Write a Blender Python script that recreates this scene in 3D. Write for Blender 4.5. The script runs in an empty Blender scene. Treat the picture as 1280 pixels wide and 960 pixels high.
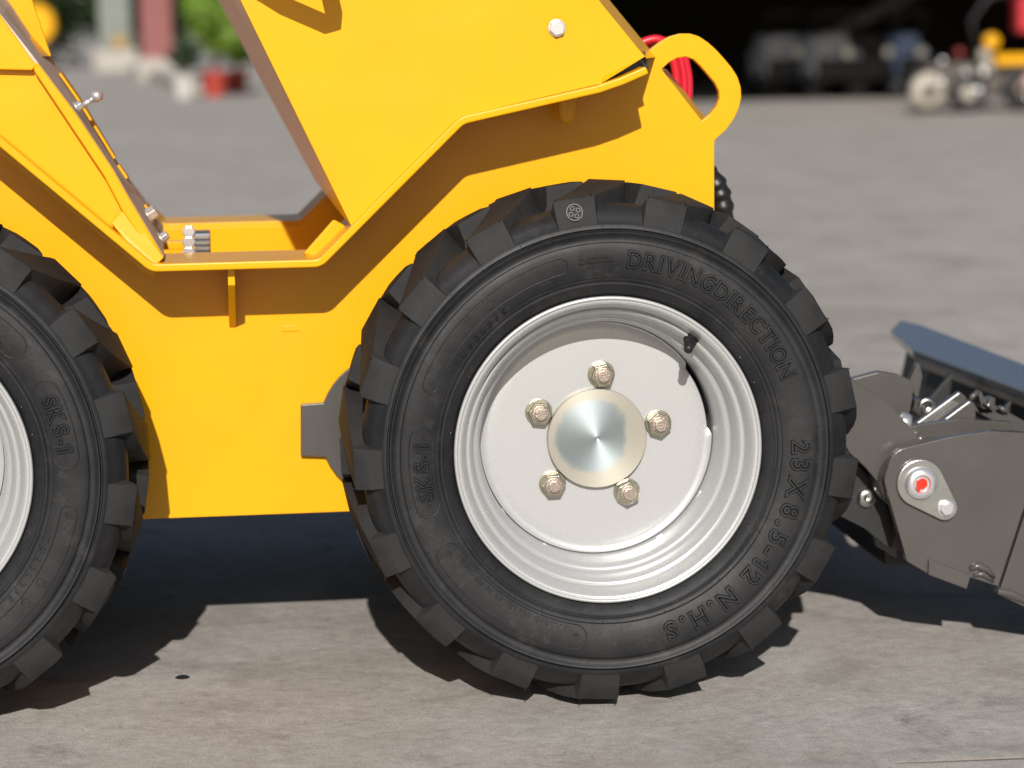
import bpy, bmesh, math, random
from mathutils import Vector, Matrix
from mathutils.geometry import tessellate_polygon
random.seed(7)
sc = bpy.context.scene
col = sc.collection
R = math.radians

# ------------------------------------------------------------------ camera
CW, CH, F = 1280.0, 960.0, 3040.0
CAM = Vector((-0.409, -2.66, 0.742))
YAW, PIT, ROL = 0.118, 0.145, 0.0147
_f = Vector((math.sin(YAW)*math.cos(PIT), math.cos(YAW)*math.cos(PIT), -math.sin(PIT)))
_r0 = Vector((math.cos(YAW), -math.sin(YAW), 0)); _u0 = _r0.cross(_f)
_r = math.cos(ROL)*_r0 - math.sin(ROL)*_u0
_u = math.sin(ROL)*_r0 + math.cos(ROL)*_u0
cd = bpy.data.cameras.new('camera'); co = bpy.data.objects.new('camera', cd); col.objects.link(co)
co.matrix_world = Matrix(((_r.x, _u.x, -_f.x, CAM.x), (_r.y, _u.y, -_f.y, CAM.y), (_r.z, _u.z, -_f.z, CAM.z), (0, 0, 0, 1)))
cd.sensor_width = 36.0; cd.lens = F/CW*36.0; cd.clip_start = 0.05; cd.clip_end = 2000
cd.dof.use_dof = True
cd.dof.focus_distance = (Vector((0, -0.085, 0.30)) - CAM).dot(_f)
cd.dof.aperture_fstop = 4.2
sc.camera = co

# ------------------------------------------------------------------ light
SUN = Vector((-0.11, -1.0, 0.556)).normalized()          # direction towards the sun
w = bpy.data.worlds.new('World'); sc.world = w; w.use_nodes = True
nt = w.node_tree; nt.nodes.clear()
sky = nt.nodes.new('ShaderNodeTexSky'); sky.sky_type = 'NISHITA'; sky.sun_disc = False
sky.sun_elevation = math.asin(SUN.z); sky.sun_rotation = math.atan2(SUN.x, SUN.y)
sky.air_density = 1.0; sky.dust_density = 1.5; sky.ozone_density = 1.0
bg = nt.nodes.new('ShaderNodeBackground'); bg.inputs['Strength'].default_value = 0.052
wo = nt.nodes.new('ShaderNodeOutputWorld')
nt.links.new(sky.outputs[0], bg.inputs[0]); nt.links.new(bg.outputs[0], wo.inputs[0])
sl = bpy.data.lights.new('sun', 'SUN'); sl.energy = 4.6; sl.angle = R(0.53); sl.color = (1.0, 0.955, 0.90)
so = bpy.data.objects.new('sun', sl); col.objects.link(so)
so.rotation_euler = SUN.to_track_quat('Z', 'Y').to_euler()
vs = sc.view_settings; vs.view_transform = 'Standard'; vs.look = 'None'; vs.gamma = 1; vs.exposure = 0.10
vs.use_curve_mapping = False
cy = sc.cycles; cy.max_bounces = 7; cy.diffuse_bounces = 3; cy.glossy_bounces = 3; cy.transmission_bounces = 2; cy.caustics_reflective = False; cy.caustics_refractive = False

# ------------------------------------------------------------------ helpers
def U(px, py, Y):
    """a measured point of the photograph on the real plane Y, as (X, Z)"""
    d = _f + _r*((px-CW/2)/F) - _u*((py-CH/2)/F)
    k = (Y-CAM.y)/d.y
    p = CAM + d*k
    return (p.x, p.z)
def UP(pts, Y): return [U(a, b, Y) for a, b in pts]
def G(px, py, Z=0.0):
    d = _f + _r*((px-CW/2)/F) - _u*((py-CH/2)/F)
    return CAM + d*((Z-CAM.z)/d.z)
def D3(px, py, Y):
    a = U(px, py, Y); return Vector((a[0], Y, a[1]))

def mknodes(name):
    m = bpy.data.materials.new(name); m.use_nodes = True
    n = m.node_tree.nodes; l = m.node_tree.links
    return m, n, l, n['Principled BSDF']
def mat(name, color, rough=0.5, metal=0.0, coat=0.0, bump=0.0, bscale=300.0, var=0.0, vscale=20.0, var_col=None, rvar=0.0, aniso=0.0, spec=0.5):
    m, n, l, b = mknodes(name)
    b.inputs['Base Color'].default_value = (*color, 1); b.inputs['Roughness'].default_value = rough
    b.inputs['Metallic'].default_value = metal; b.inputs['Coat Weight'].default_value = coat
    b.inputs['Coat Roughness'].default_value = 0.06; b.inputs['Specular IOR Level'].default_value = spec
    tc = n.new('ShaderNodeTexCoord')
    if var > 0 or rvar > 0:
        no = n.new('ShaderNodeTexNoise'); no.inputs['Scale'].default_value = vscale; no.inputs['Detail'].default_value = 6
        no.inputs['Roughness'].default_value = 0.65
        l.new(tc.outputs['Object'], no.inputs['Vector'])
        cr = n.new('ShaderNodeValToRGB'); cr.color_ramp.elements[0].position = 0.38; cr.color_ramp.elements[1].position = 0.68
        l.new(no.outputs['Fac'], cr.inputs['Fac'])
        if var > 0:
            mx = n.new('ShaderNodeMix'); mx.data_type = 'RGBA'
            c2 = var_col or tuple(c*(1-var) for c in color)
            mx.inputs[6].default_value = (*color, 1); mx.inputs[7].default_value = (*c2, 1)
            sc_ = n.new('ShaderNodeMath'); sc_.operation = 'MULTIPLY'; sc_.inputs[1].default_value = 1.0 if var_col is None else var
            l.new(cr.outputs['Color'], sc_.inputs[0]); l.new(sc_.outputs[0], mx.inputs[0])
            l.new(mx.outputs[2], b.inputs['Base Color'])
        if rvar > 0:
            mr = n.new('ShaderNodeMapRange'); mr.inputs['To Min'].default_value = rough-rvar; mr.inputs['To Max'].default_value = rough+rvar
            l.new(no.outputs['Fac'], mr.inputs['Value']); l.new(mr.outputs[0], b.inputs['Roughness'])
    if bump > 0:
        nb = n.new('ShaderNodeTexNoise'); nb.inputs['Scale'].default_value = bscale; nb.inputs['Detail'].default_value = 3
        l.new(tc.outputs['Object'], nb.inputs['Vector'])
        bp = n.new('ShaderNodeBump'); bp.inputs['Strength'].default_value = bump; bp.inputs['Distance'].default_value = 0.001
        l.new(nb.outputs['Fac'], bp.inputs['Height']); l.new(bp.outputs[0], b.inputs['Normal'])
    return m

YELLOW = mat('yellow_paint', (0.83, 0.402, 0.0015), 0.34, coat=0.14, spec=0.34, bump=0.10, bscale=160, var=0.06, vscale=9, rvar=0.05)
GREYP = mat('dark_grey_paint', (0.082, 0.075, 0.070), 0.30, coat=0.4, bump=0.10, bscale=200, var=0.16, vscale=14, rvar=0.07)
RUBB = None
STEEL = mat('zinc_steel', (0.62, 0.63, 0.60), 0.30, metal=1.0, bump=0.15, bscale=500, var=0.15, vscale=60)
CHROME = mat('bright_bolt', (0.80, 0.81, 0.83), 0.27, metal=0.75, bump=0.05)
ZINCY = mat('yellow_zinc', (0.47, 0.46, 0.36), 0.30, metal=1.0, bump=0.2, bscale=500, var=0.35, vscale=120, var_col=(0.48, 0.38, 0.33))
BLACKR = mat('black_rubber_smooth', (0.012, 0.012, 0.012), 0.42, bump=0.1)
HOSER = mat('red_hose', (0.62, 0.012, 0.03), 0.35)
REDP = mat('red_paint_mark', (0.75, 0.03, 0.012), 0.4)
DARKIN = mat('dark_steel', (0.02, 0.02, 0.02), 0.5)
def wavy(m):
    n = m.node_tree.nodes; l = m.node_tree.links; bs = [x for x in n if x.type == 'BUMP'][0]; tc = [x for x in n if x.type == 'TEX_COORD'][0]
    a = n.new('ShaderNodeTexNoise'); a.inputs['Scale'].default_value = 7; a.inputs['Detail'].default_value = 2; l.new(tc.outputs['Object'], a.inputs['Vector'])
    b2 = n.new('ShaderNodeBump'); b2.inputs['Strength'].default_value = .25; b2.inputs['Distance'].default_value = .012
    l.new(a.outputs['Fac'], b2.inputs['Height']); l.new(b2.outputs[0], bs.inputs['Normal'])
wavy(YELLOW); wavy(GREYP)
RAW = mat('greyed_plate', (0.62, 0.54, 0.47), 0.62, metal=0.0, coat=0.0, spec=0.2, bump=0.15, bscale=250, var=0.25, vscale=18)

def link(name, me, m, parent=None, smooth=False, bevel=0.0, bseg=2, angle=35):
    me.materials.append(m)
    if smooth:
        for p in me.polygons: p.use_smooth = True
    o = bpy.data.objects.new(name, me); col.objects.link(o)
    if parent: o.parent = parent
    if bevel > 0:
        b = o.modifiers.new('bevel', 'BEVEL'); b.width = bevel; b.segments = bseg; b.limit_method = 'ANGLE'; b.angle_limit = R(angle)
        b.harden_normals = False
    return o
def mesh(name, v, f):
    me = bpy.data.meshes.new(name); me.from_pydata([tuple(a) for a in v], [], [tuple(a) for a in f]); me.validate(); me.update()
    return me
def fixn(me):
    bm = bmesh.new(); bm.from_mesh(me); bmesh.ops.recalc_face_normals(bm, faces=bm.faces); bm.to_mesh(me); bm.free(); return me
def prism_data(poly, y0, y1, holes=()):
    """polygon in XZ (with holes) extruded along Y"""
    loops = [list(poly)] + [list(h) for h in holes]
    v, f = [], []
    flat = [p for lp in loops for p in lp]; n = len(flat)
    for (x, z) in flat: v.append((x, y0, z))
    for (x, z) in flat: v.append((x, y1, z))
    if holes:
        for t in tessellate_polygon([[Vector((x, z, 0)) for x, z in lp] for lp in loops]):
            f.append(tuple(t)); f.append(tuple(n+i for i in reversed(t)))
    else:
        f.append(tuple(range(n))); f.append(tuple(n+i for i in reversed(range(n))))
    s = 0
    for lp in loops:
        k = len(lp)
        for i in range(k):
            a, b = s+i, s+(i+1) % k
            f.append((a, b, n+b, n+a))
        s += k
    return v, f
def plate(name, poly, y0, y1, m, parent=None, holes=(), bevel=0.0012, smooth=False):
    v, f = prism_data(poly, y0, y1, holes)
    return link(name, fixn(mesh(name, v, f)), m, parent, bevel=bevel)
def box_data(c, s, rot=None):
    v = []
    for dx in (-.5, .5):
        for dy in (-.5, .5):
            for dz in (-.5, .5):
                p = Vector((dx*s[0], dy*s[1], dz*s[2]))
                if rot: p = rot @ p
                v.append(p+Vector(c))
    return v, [(0, 1, 3, 2), (4, 6, 7, 5), (0, 4, 5, 1), (2, 3, 7, 6), (0, 2, 6, 4), (1, 5, 7, 3)]
def box(name, c, s, m, parent=None, bevel=0.0, rot=None):
    v, f = box_data(c, s, rot); return link(name, fixn(mesh(name, v, f)), m, parent, bevel=bevel)
def join(parts):
    v, f = [], []
    for a, b in parts:
        k = len(v); v += list(a); f += [tuple(i+k for i in q) for q in b]
    return v, f
def lathe_data(prof, n=96, c=(0, 0, 0), close=False, axis='Y'):
    v, f = [], []; k = len(prof)
    for i in range(n):
        t = 2*math.pi*i/n
        for (r, y) in prof:
            a, b = r*math.sin(t), r*math.cos(t)
            p = (a, y, b) if axis == 'Y' else (a, b, y)
            v.append((c[0]+p[0], c[1]+p[1], c[2]+p[2]))
    for i in range(n):
        j = (i+1) % n
        for q in range(k-1 if not close else k):
            q2 = (q+1) % k
            f.append((i*k+q, i*k+q2, j*k+q2, j*k+q))
    return v, f
def lathe(name, prof, m, parent=None, n=96, c=(0, 0, 0), axis='Y', smooth=True, close=False):
    v, f = lathe_data(prof, n, c, close, axis)
    me = mesh(name, v, f); bm = bmesh.new(); bm.from_mesh(me)
    bmesh.ops.remove_doubles(bm, verts=bm.verts, dist=1e-6); bmesh.ops.recalc_face_normals(bm, faces=bm.faces); bm.to_mesh(me); bm.free()
    o = link(name, me, m, parent, smooth=smooth)
    if smooth:
        me.set_sharp_from_angle(angle=R(40))
    return o
def tube_data(path, r, n=8, closed=False):
    path = [Vector(p) for p in path]; v, f = [], []; k = len(path)
    prev = None
    for i, p in enumerate(path):
        if closed: t = path[(i+1) % k]-path[i-1]
        else: t = path[min(i+1, k-1)]-path[max(i-1, 0)]
        t.normalize()
        a = prev if prev is not None else (Vector((0, 1, 0)) if abs(t.y) < .9 else Vector((1, 0, 0)))
        u = (a - t*a.dot(t))
        if u.length < 1e-6: u = t.orthogonal()
        u.normalize(); prev = u; q = t.cross(u)
        rr = r[i] if isinstance(r, (list, tuple)) else r
        for j in range(n):
            an = 2*math.pi*j/n; v.append(p+u*math.cos(an)*rr+q*math.sin(an)*rr)
    for i in range(k if closed else k-1):
        i2 = (i+1) % k
        for j in range(n):
            j2 = (j+1) % n; f.append((i*n+j, i*n+j2, i2*n+j2, i2*n+j))
    if not closed:
        f.append(tuple(range(n))); f.append(tuple((k-1)*n+j for j in reversed(range(n))))
    return v, f
def tube(name, path, r, m, parent=None, n=10, closed=False):
    v, f = tube_data(path, r, n, closed); return link(name, fixn(mesh(name, v, f)), m, parent, smooth=True)
def rnd(pts, rad, n=5, closed=True):
    """round the corners of a polyline in XZ"""
    out = []; k = len(pts)
    for i in range(k):
        p = Vector(pts[i]); 
        if not closed and i in (0, k-1): out.append(tuple(p)); continue
        a = Vector(pts[i-1])-p; b = Vector(pts[(i+1) % k])-p
        r = rad[i] if isinstance(rad, (list, tuple)) else rad
        la, lb = a.length, b.length
        if r <= 0 or la < 1e-6 or lb < 1e-6: out.append(tuple(p)); continue
        a /= la; b /= lb
        ang = a.angle(b); d = min(r/math.tan(ang/2) if ang < 3.13 else 0, la*.45, lb*.45)
        if d < 1e-5: out.append(tuple(p)); continue
        A, B = p+a*d, p+b*d
        for j in range(n+1):
            t = j/n; out.append(tuple((1-t)**2*A+2*t*(1-t)*p+t*t*B))
    return out
def hexnut_data(c, r, h, n=6, rot0=0.0, axis=Vector((0, -1, 0)), chamf=0.12):
    """hexagonal nut or bolt head growing from c along axis"""
    ax = axis.normalized(); u = ax.orthogonal().normalized()
    if abs(ax.y) > .9: u = Vector((1, 0, 0))
    u = (u-ax*u.dot(ax)).normalized(); q = ax.cross(u); v, f = [], []; c = Vector(c)
    for (rr, hh) in ((r, 0), (r, h*(1-chamf)), (r*.90, h)):
        for j in range(n):
            a = 2*math.pi*j/n+rot0; v.append(c+u*math.cos(a)*rr+q*math.sin(a)*rr+ax*hh)
    for s in range(2):
        for j in range(n):
            j2 = (j+1) % n; f.append((s*n+j, s*n+j2, (s+1)*n+j2, (s+1)*n+j))
    f.append(tuple(range(n))); f.append(tuple(2*n+j for j in reversed(range(n))))
    return v, f
def cyl_data(c, r, h, axis=Vector((0, -1, 0)), n=24, r2=None, round_=0.0):
    ax = axis.normalized(); u = ax.orthogonal().normalized(); q = ax.cross(u); v, f = [], []; c = Vector(c)
    r2 = r if r2 is None else r2
    prof = [(r, 0), (r2, h)] if not round_ else [(r, 0), (r2, h-round_), (r2-round_*.3, h-round_*.3), (r2-round_, h)]
    for (rr, hh) in prof:
        for j in range(n):
            a = 2*math.pi*j/n; v.append(c+u*math.cos(a)*rr+q*math.sin(a)*rr+ax*hh)
    for s in range(len(prof)-1):
        for j in range(n):
            j2 = (j+1) % n; f.append((s*n+j, s*n+j2, (s+1)*n+j2, (s+1)*n+j))
    f.append(tuple(range(n))); f.append(tuple((len(prof)-1)*n+j for j in reversed(range(n))))
    return v, f
def multi(name, parts, m, parent=None, smooth=False, bevel=0.0):
    v, f = join(parts); me = fixn(mesh(name, v, f)); o = link(name, me, m, parent, smooth=smooth, bevel=bevel)
    if smooth: me.set_sharp_from_angle(angle=R(35))
    return o
def thing(name, label, cat, loc=(0, 0, 0), group=None):
    o = bpy.data.objects.new(name, None); col.objects.link(o); o.location = loc; o.empty_display_size = .1
    tag(o, label, cat, group); return o
def tag(o, label, cat, group=None):
    o['label'] = label; o['category'] = cat
    if group: o['group'] = group
    return o
def struct(o): o['kind'] = 'structure'; return o

# ------------------------------------------------------------------ ground
def ground_mat():
    m, n, l, b = mknodes('worn_concrete')
    tc = n.new('ShaderNodeTexCoord')
    def noise(scale, det=6, rough=.6, vec=None, dist=0.0):
        x = n.new('ShaderNodeTexNoise'); x.inputs['Scale'].default_value = scale; x.inputs['Detail'].default_value = det
        x.inputs['Roughness'].default_value = rough; x.inputs['Distortion'].default_value = dist
        l.new(vec or tc.outputs['Object'], x.inputs['Vector']); return x
    def ramp(src, p0, p1, c0=(0, 0, 0), c1=(1, 1, 1)):
        x = n.new('ShaderNodeValToRGB'); e = x.color_ramp.elements
        e[0].position = p0; e[1].position = p1; e[0].color = (*c0, 1); e[1].color = (*c1, 1)
        l.new(src, x.inputs['Fac']); return x
    def mix(fac, a, bb, mode='MIX'):
        x = n.new('ShaderNodeMix'); x.data_type = 'RGBA'; x.blend_type = mode
        if isinstance(fac, float): x.inputs[0].default_value = fac
        else: l.new(fac, x.inputs[0])
        for s, val in ((6, a), (7, bb)):
            if isinstance(val, tuple): x.inputs[s].default_value = (*val, 1)
            else: l.new(val, x.inputs[s])
        return x.outputs[2]
    mp = n.new('ShaderNodeMapping'); mp.inputs['Scale'].default_value = (1.0, 0.85, 1); mp.inputs['Rotation'].default_value = (0, 0, R(20))
    l.new(tc.outputs['Object'], mp.inputs['Vector'])
    base = mix(ramp(noise(0.45, 5).outputs['Fac'], .35, .65).outputs['Color'], (0.440, 0.404, 0.366), (0.486, 0.456, 0.426))
    big = ramp(noise(2.6, 7, .62, mp.outputs[0], .6).outputs['Fac'], .47, .70)
    c = mix(big.outputs['Color'], base, (0.355, 0.318, 0.280))
    wear = ramp(noise(5.5, 8, .7, mp.outputs[0], 1.2).outputs['Fac'], .50, .74)
    c = mix(wear.outputs['Color'], c, (0.52, 0.49, 0.455))
    dk = ramp(noise(4.0, 9, .72, mp.outputs[0], 1.8).outputs['Fac'], .57, .72)
    c = mix(dk.outputs['Color'], c, (0.255, 0.232, 0.210))
    sm = ramp(noise(14, 8, .75, mp.outputs[0], 2.0).outputs['Fac'], .60, .76)
    dm = n.new('ShaderNodeMath'); dm.operation = 'MULTIPLY'; dm.inputs[1].default_value = .6; l.new(sm.outputs['Color'], dm.inputs[0])
    c = mix(dm.outputs[0], c, (0.23, 0.208, 0.188))
    mp2 = n.new('ShaderNodeMapping'); mp2.inputs['Scale'].default_value = (4.0, 22, 1); mp2.inputs['Rotation'].default_value = (0, 0, R(-24)); l.new(tc.outputs['Object'], mp2.inputs['Vector'])
    scr = ramp(noise(1.6, 5, .7, mp2.outputs[0], .8).outputs['Fac'], .56, .74)
    sm2 = n.new('ShaderNodeMath'); sm2.operation = 'MULTIPLY'; l.new(scr.outputs['Color'], sm2.inputs[0]); l.new(wear.outputs['Color'], sm2.inputs[1])
    c = mix(sm2.outputs[0], c, (0.62, 0.59, 0.56))
    mid = ramp(noise(60, 6, .75).outputs['Fac'], .32, .70, (.80, .80, .80), (1.14, 1.14, 1.14))
    c = mix(1.0, c, mid.outputs['Color'], 'MULTIPLY')
    mp3 = n.new('ShaderNodeMapping'); mp3.inputs['Scale'].default_value = (1.0, 1.35, 1); mp3.inputs['Rotation'].default_value = (0, 0, R(-8)); l.new(tc.outputs['Object'], mp3.inputs['Vector'])
    smd = ramp(noise(5.5, 9, .66, mp3.outputs[0], .5).outputs['Fac'], .52, .68)
    s3 = n.new('ShaderNodeMath'); s3.operation = 'MULTIPLY'; s3.inputs[1].default_value = .55; l.new(smd.outputs['Color'], s3.inputs[0])
    c = mix(s3.outputs[0], c, (0.250, 0.222, 0.198))
    mp4 = n.new('ShaderNodeMapping'); mp4.inputs['Scale'].default_value = (1.0, 1.2, 1); mp4.inputs['Rotation'].default_value = (0, 0, R(14)); mp4.inputs['Location'].default_value = (3.3, 1.7, 0); l.new(tc.outputs['Object'], mp4.inputs['Vector'])
    pal = ramp(noise(3.4, 9, .72, mp4.outputs[0], .8).outputs['Fac'], .54, .70)
    s4 = n.new('ShaderNodeMath'); s4.operation = 'MULTIPLY'; s4.inputs[1].default_value = .50; l.new(pal.outputs['Color'], s4.inputs[0])
    c = mix(s4.outputs[0], c, (0.56, 0.54, 0.52))
    grain = ramp(noise(420, 3, .7).outputs['Fac'], .30, .72, (.66, .66, .66), (1.22, 1.22, 1.22))
    c = mix(1.0, c, grain.outputs['Color'], 'MULTIPLY')
    vo = n.new('ShaderNodeTexVoronoi'); vo.inputs['Scale'].default_value = 42; l.new(tc.outputs['Object'], vo.inputs['Vector'])
    pits = ramp(vo.outputs['Distance'], .035, .075, (.35, .35, .35), (1, 1, 1))
    c = mix(1.0, c, pits.outputs['Color'], 'MULTIPLY')
    l.new(c, b.inputs['Base Color']); b.inputs['Roughness'].default_value = .82; b.inputs['Specular IOR Level'].default_value = .3
    bp = n.new('ShaderNodeBump'); bp.inputs['Strength'].default_value = .55; bp.inputs['Distance'].default_value = .0016
    l.new(noise(330, 4, .75).outputs['Fac'], bp.inputs['Height']); 
    bp2 = n.new('ShaderNodeBump'); bp2.inputs['Strength'].default_value = .4; bp2.inputs['Distance'].default_value = .006
    l.new(noise(24, 6, .7).outputs['Fac'], bp2.inputs['Height']); l.new(bp2.outputs[0], bp.inputs['Normal'])
    l.new(bp.outputs[0], b.inputs['Normal'])
    return m
GROUND = ground_mat()
g = link('ground', mesh('ground', [(-300, -60, 0), (300, -60, 0), (300, 500, 0), (-300, 500, 0)], [(0, 1, 2, 3)]), GROUND); struct(g)

# ------------------------------------------------------------------ wheel
def rubber_mat(name='tyre_rubber', dust=.85, dcol=(.054, .0535, .052, 1)):
    m, n, l, b = mknodes(name)
    tc = n.new('ShaderNodeTexCoord')
    def noise(s, d=6, r=.65):
        x = n.new('ShaderNodeTexNoise'); x.inputs['Scale'].default_value = s; x.inputs['Detail'].default_value = d; x.inputs['Roughness'].default_value = r
        l.new(tc.outputs['Object'], x.inputs['Vector']); return x
    r1 = n.new('ShaderNodeValToRGB'); e = r1.color_ramp.elements
    e[0].position = .34; e[0].color = (.0065, .0070, .0082, 1); e[1].position = .74; e[1].color = (.023, .0232, .0245, 1)
    l.new(noise(13).outputs['Fac'], r1.inputs['Fac'])
    r2 = n.new('ShaderNodeValToRGB'); r2.color_ramp.elements[0].position = .55 if dust < .9 else .30; r2.color_ramp.elements[1].position = .78
    l.new(noise(22, 10, .78).outputs['Fac'], r2.inputs['Fac'])
    s = n.new('ShaderNodeMath'); s.operation = 'MULTIPLY'; s.inputs[1].default_value = dust; l.new(r2.outputs[0], s.inputs[0])
    mx = n.new('ShaderNodeMix'); mx.data_type = 'RGBA'; l.new(s.outputs[0], mx.inputs[0]); l.new(r1.outputs[0], mx.inputs[6])
    mx.inputs[7].default_value = dcol; l.new(mx.outputs[2], b.inputs['Base Color'])
    mr = n.new('ShaderNodeMapRange'); mr.inputs['To Min'].default_value = .44 if dust < .9 else .58; mr.inputs['To Max'].default_value = .68 if dust < .9 else .80
    l.new(noise(20).outputs['Fac'], mr.inputs['Value']); l.new(mr.outputs[0], b.inputs['Roughness'])
    b.inputs['Specular IOR Level'].default_value = .38 if dust < .9 else .25
    bp = n.new('ShaderNodeBump'); bp.inputs['Strength'].default_value = .22; bp.inputs['Distance'].default_value = .0008
    l.new(noise(260, 4, .7).outputs['Fac'], bp.inputs['Height'])
    bp2 = n.new('ShaderNodeBump'); bp2.inputs['Strength'].default_value = .22; bp2.inputs['Distance'].default_value = .003
    l.new(noise(38, 4, .6).outputs['Fac'], bp2.inputs['Height']); l.new(bp2.outputs[0], bp.inputs['Normal'])
    l.new(bp.outputs[0], b.inputs['Normal'])
    return m
RUBB = rubber_mat()
RUBD = rubber_mat('dusty_tread_rubber', .95, (.033, .032, .0305, 1))
def rim_mat():
    m, n, l, b = mknodes('silver_wheel_paint')
    tc = n.new('ShaderNodeTexCoord')
    no = n.new('ShaderNodeTexNoise'); no.inputs['Scale'].default_value = 900; no.inputs['Detail'].default_value = 2; l.new(tc.outputs['Object'], no.inputs['Vector'])
    r1 = n.new('ShaderNodeValToRGB'); e = r1.color_ramp.elements
    e[0].position = .3; e[0].color = (.47, .475, .475, 1); e[1].position = .75; e[1].color = (.60, .605, .605, 1)
    l.new(no.outputs['Fac'], r1.inputs['Fac']); l.new(r1.outputs[0], b.inputs['Base Color'])
    b.inputs['Metallic'].default_value = .42; b.inputs['Roughness'].default_value = .34
    bp = n.new('ShaderNodeBump'); bp.inputs['Strength'].default_value = .12; bp.inputs['Distance'].default_value = .0006
    l.new(no.outputs['Fac'], bp.inputs['Height']); l.new(bp.outputs[0], b.inputs['Normal'])
    return m
RIM = rim_mat()
def cap_mat():
    m, n, l, b = mknodes('turned_steel_cap')
    tc = n.new('ShaderNodeTexCoord')
    no = n.new('ShaderNodeTexNoise'); no.inputs['Scale'].default_value = 38; no.inputs['Detail'].default_value = 8; l.new(tc.outputs['Object'], no.inputs['Vector'])
    mp = n.new('ShaderNodeMapping'); mp.inputs['Location'].default_value = (.006, 0, -.003); l.new(tc.outputs['Object'], mp.inputs['Vector'])
    sp = n.new('ShaderNodeSeparateXYZ'); l.new(mp.outputs[0], sp.inputs[0])
    cb = n.new('ShaderNodeCombineXYZ'); l.new(sp.outputs[0], cb.inputs[0]); l.new(sp.outputs[2], cb.inputs[1])
    ln = n.new('ShaderNodeVectorMath'); ln.operation = 'LENGTH'; l.new(cb.outputs[0], ln.inputs[0])
    ad = n.new('ShaderNodeMath'); ad.operation = 'MULTIPLY_ADD'; ad.inputs[1].default_value = .022; l.new(no.outputs['Fac'], ad.inputs[0]); l.new(ln.outputs['Value'], ad.inputs[2])
    rp = n.new('ShaderNodeValToRGB'); e = rp.color_ramp.elements
    e[0].position = .0506; e[0].color = (0, 0, 0, 1); e[1].position = .0512; e[1].color = (1, 1, 1, 1); l.new(ad.outputs[0], rp.inputs['Fac'])
    # turning rings
    wv = n.new('ShaderNodeMath'); wv.operation = 'MULTIPLY'; wv.inputs[1].default_value = 900; 
    sp0 = n.new('ShaderNodeSeparateXYZ'); l.new(tc.outputs['Object'], sp0.inputs[0])
    cb0 = n.new('ShaderNodeCombineXYZ'); l.new(sp0.outputs[0], cb0.inputs[0]); l.new(sp0.outputs[2], cb0.inputs[1])
    ln0 = n.new('ShaderNodeVectorMath'); ln0.operation = 'LENGTH'; l.new(cb0.outputs[0], ln0.inputs[0]); l.new(ln0.outputs['Value'], wv.inputs[0])
    n1 = n.new('ShaderNodeTexNoise'); n1.noise_dimensions = '1D'; n1.inputs['Scale'].default_value = 1.0; n1.inputs['Detail'].default_value = 2; l.new(wv.outputs[0], n1.inputs['W'])
    mx = n.new('ShaderNodeMix'); mx.data_type = 'RGBA'; mx.inputs[6].default_value = (.40, .455, .47, 1); mx.inputs[7].default_value = (.47, .445, .375, 1)
    l.new(rp.outputs[0], mx.inputs[0]); l.new(mx.outputs[2], b.inputs['Base Color'])
    ml = n.new('ShaderNodeMath'); ml.operation = 'MULTIPLY_ADD'; ml.inputs[1].default_value = -.48; ml.inputs[2].default_value = 1.0; l.new(rp.outputs[0], ml.inputs[0]); l.new(ml.outputs[0], b.inputs['Metallic'])
    b.inputs['Roughness'].default_value = .50; b.inputs['Anisotropic'].default_value = .55; b.inputs['Anisotropic Rotation'].default_value = .25
    tg = n.new('ShaderNodeTangent'); tg.direction_type = 'RADIAL'; tg.axis = 'Y'; l.new(tg.outputs[0], b.inputs['Tangent'])
    bp = n.new('ShaderNodeBump'); bp.inputs['Strength'].default_value = .10; bp.inputs['Distance'].default_value = .0004
    l.new(n1.outputs['Fac'], bp.inputs['Height']); l.new(bp.outputs[0], b.inputs['Normal'])
    return m
CAP = cap_mat()

TYRE_SIDE = [(.1640, -.078), (.1660, -.0840), (.1690, -.0895), (.1712, -.0925), (.1760, -.0965), (.1800, -.0990), (.1815, -.0998), (.1825, -.1012), (.1838, -.1012), (.1848, -.1003),
             (.1860, -.1012), (.1880, -.1024), (.1892, -.1024), (.1899, -.1040), (.1940, -.1058), (.2000, -.1074), (.2080, -.1086), (.2160, -.1089), (.2220, -.1084), (.2265, -.1076),
             (.2272, -.1072), (.2278, -.1048), (.2290, -.1042), (.2320, -.1042), (.2345, -.1052), (.2365, -.1068), (.2378, -.1078), (.2388, -.1078), (.2393, -.1064), (.2396, -.1040), (.2402, -.1026), (.2410, -.1026), (.2415, -.1044), (.2424, -.1052), (.2455, -.1046), (.2474, -.1030)]
TREAD = [(.2500, -.1002), (.2545, -.0976), (.2590, -.0938), (.2632, -.0885), (.2662, -.0820), (.2674, -.0760), (.2662, -.0660), (.2635, -.0500), (.2612, -.0250), (.2605, 0)]
def side_y(r):
    P = TYRE_SIDE
    for (a, ya), (b, yb) in zip(P, P[1:]):
        if a <= r <= b: return ya+(yb-ya)*(r-a)/(b-a)
    return P[-1][1]
def polar(deg, r, y):
    t = R(deg); return Vector((r*math.sin(t), y, r*math.cos(t)))

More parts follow.
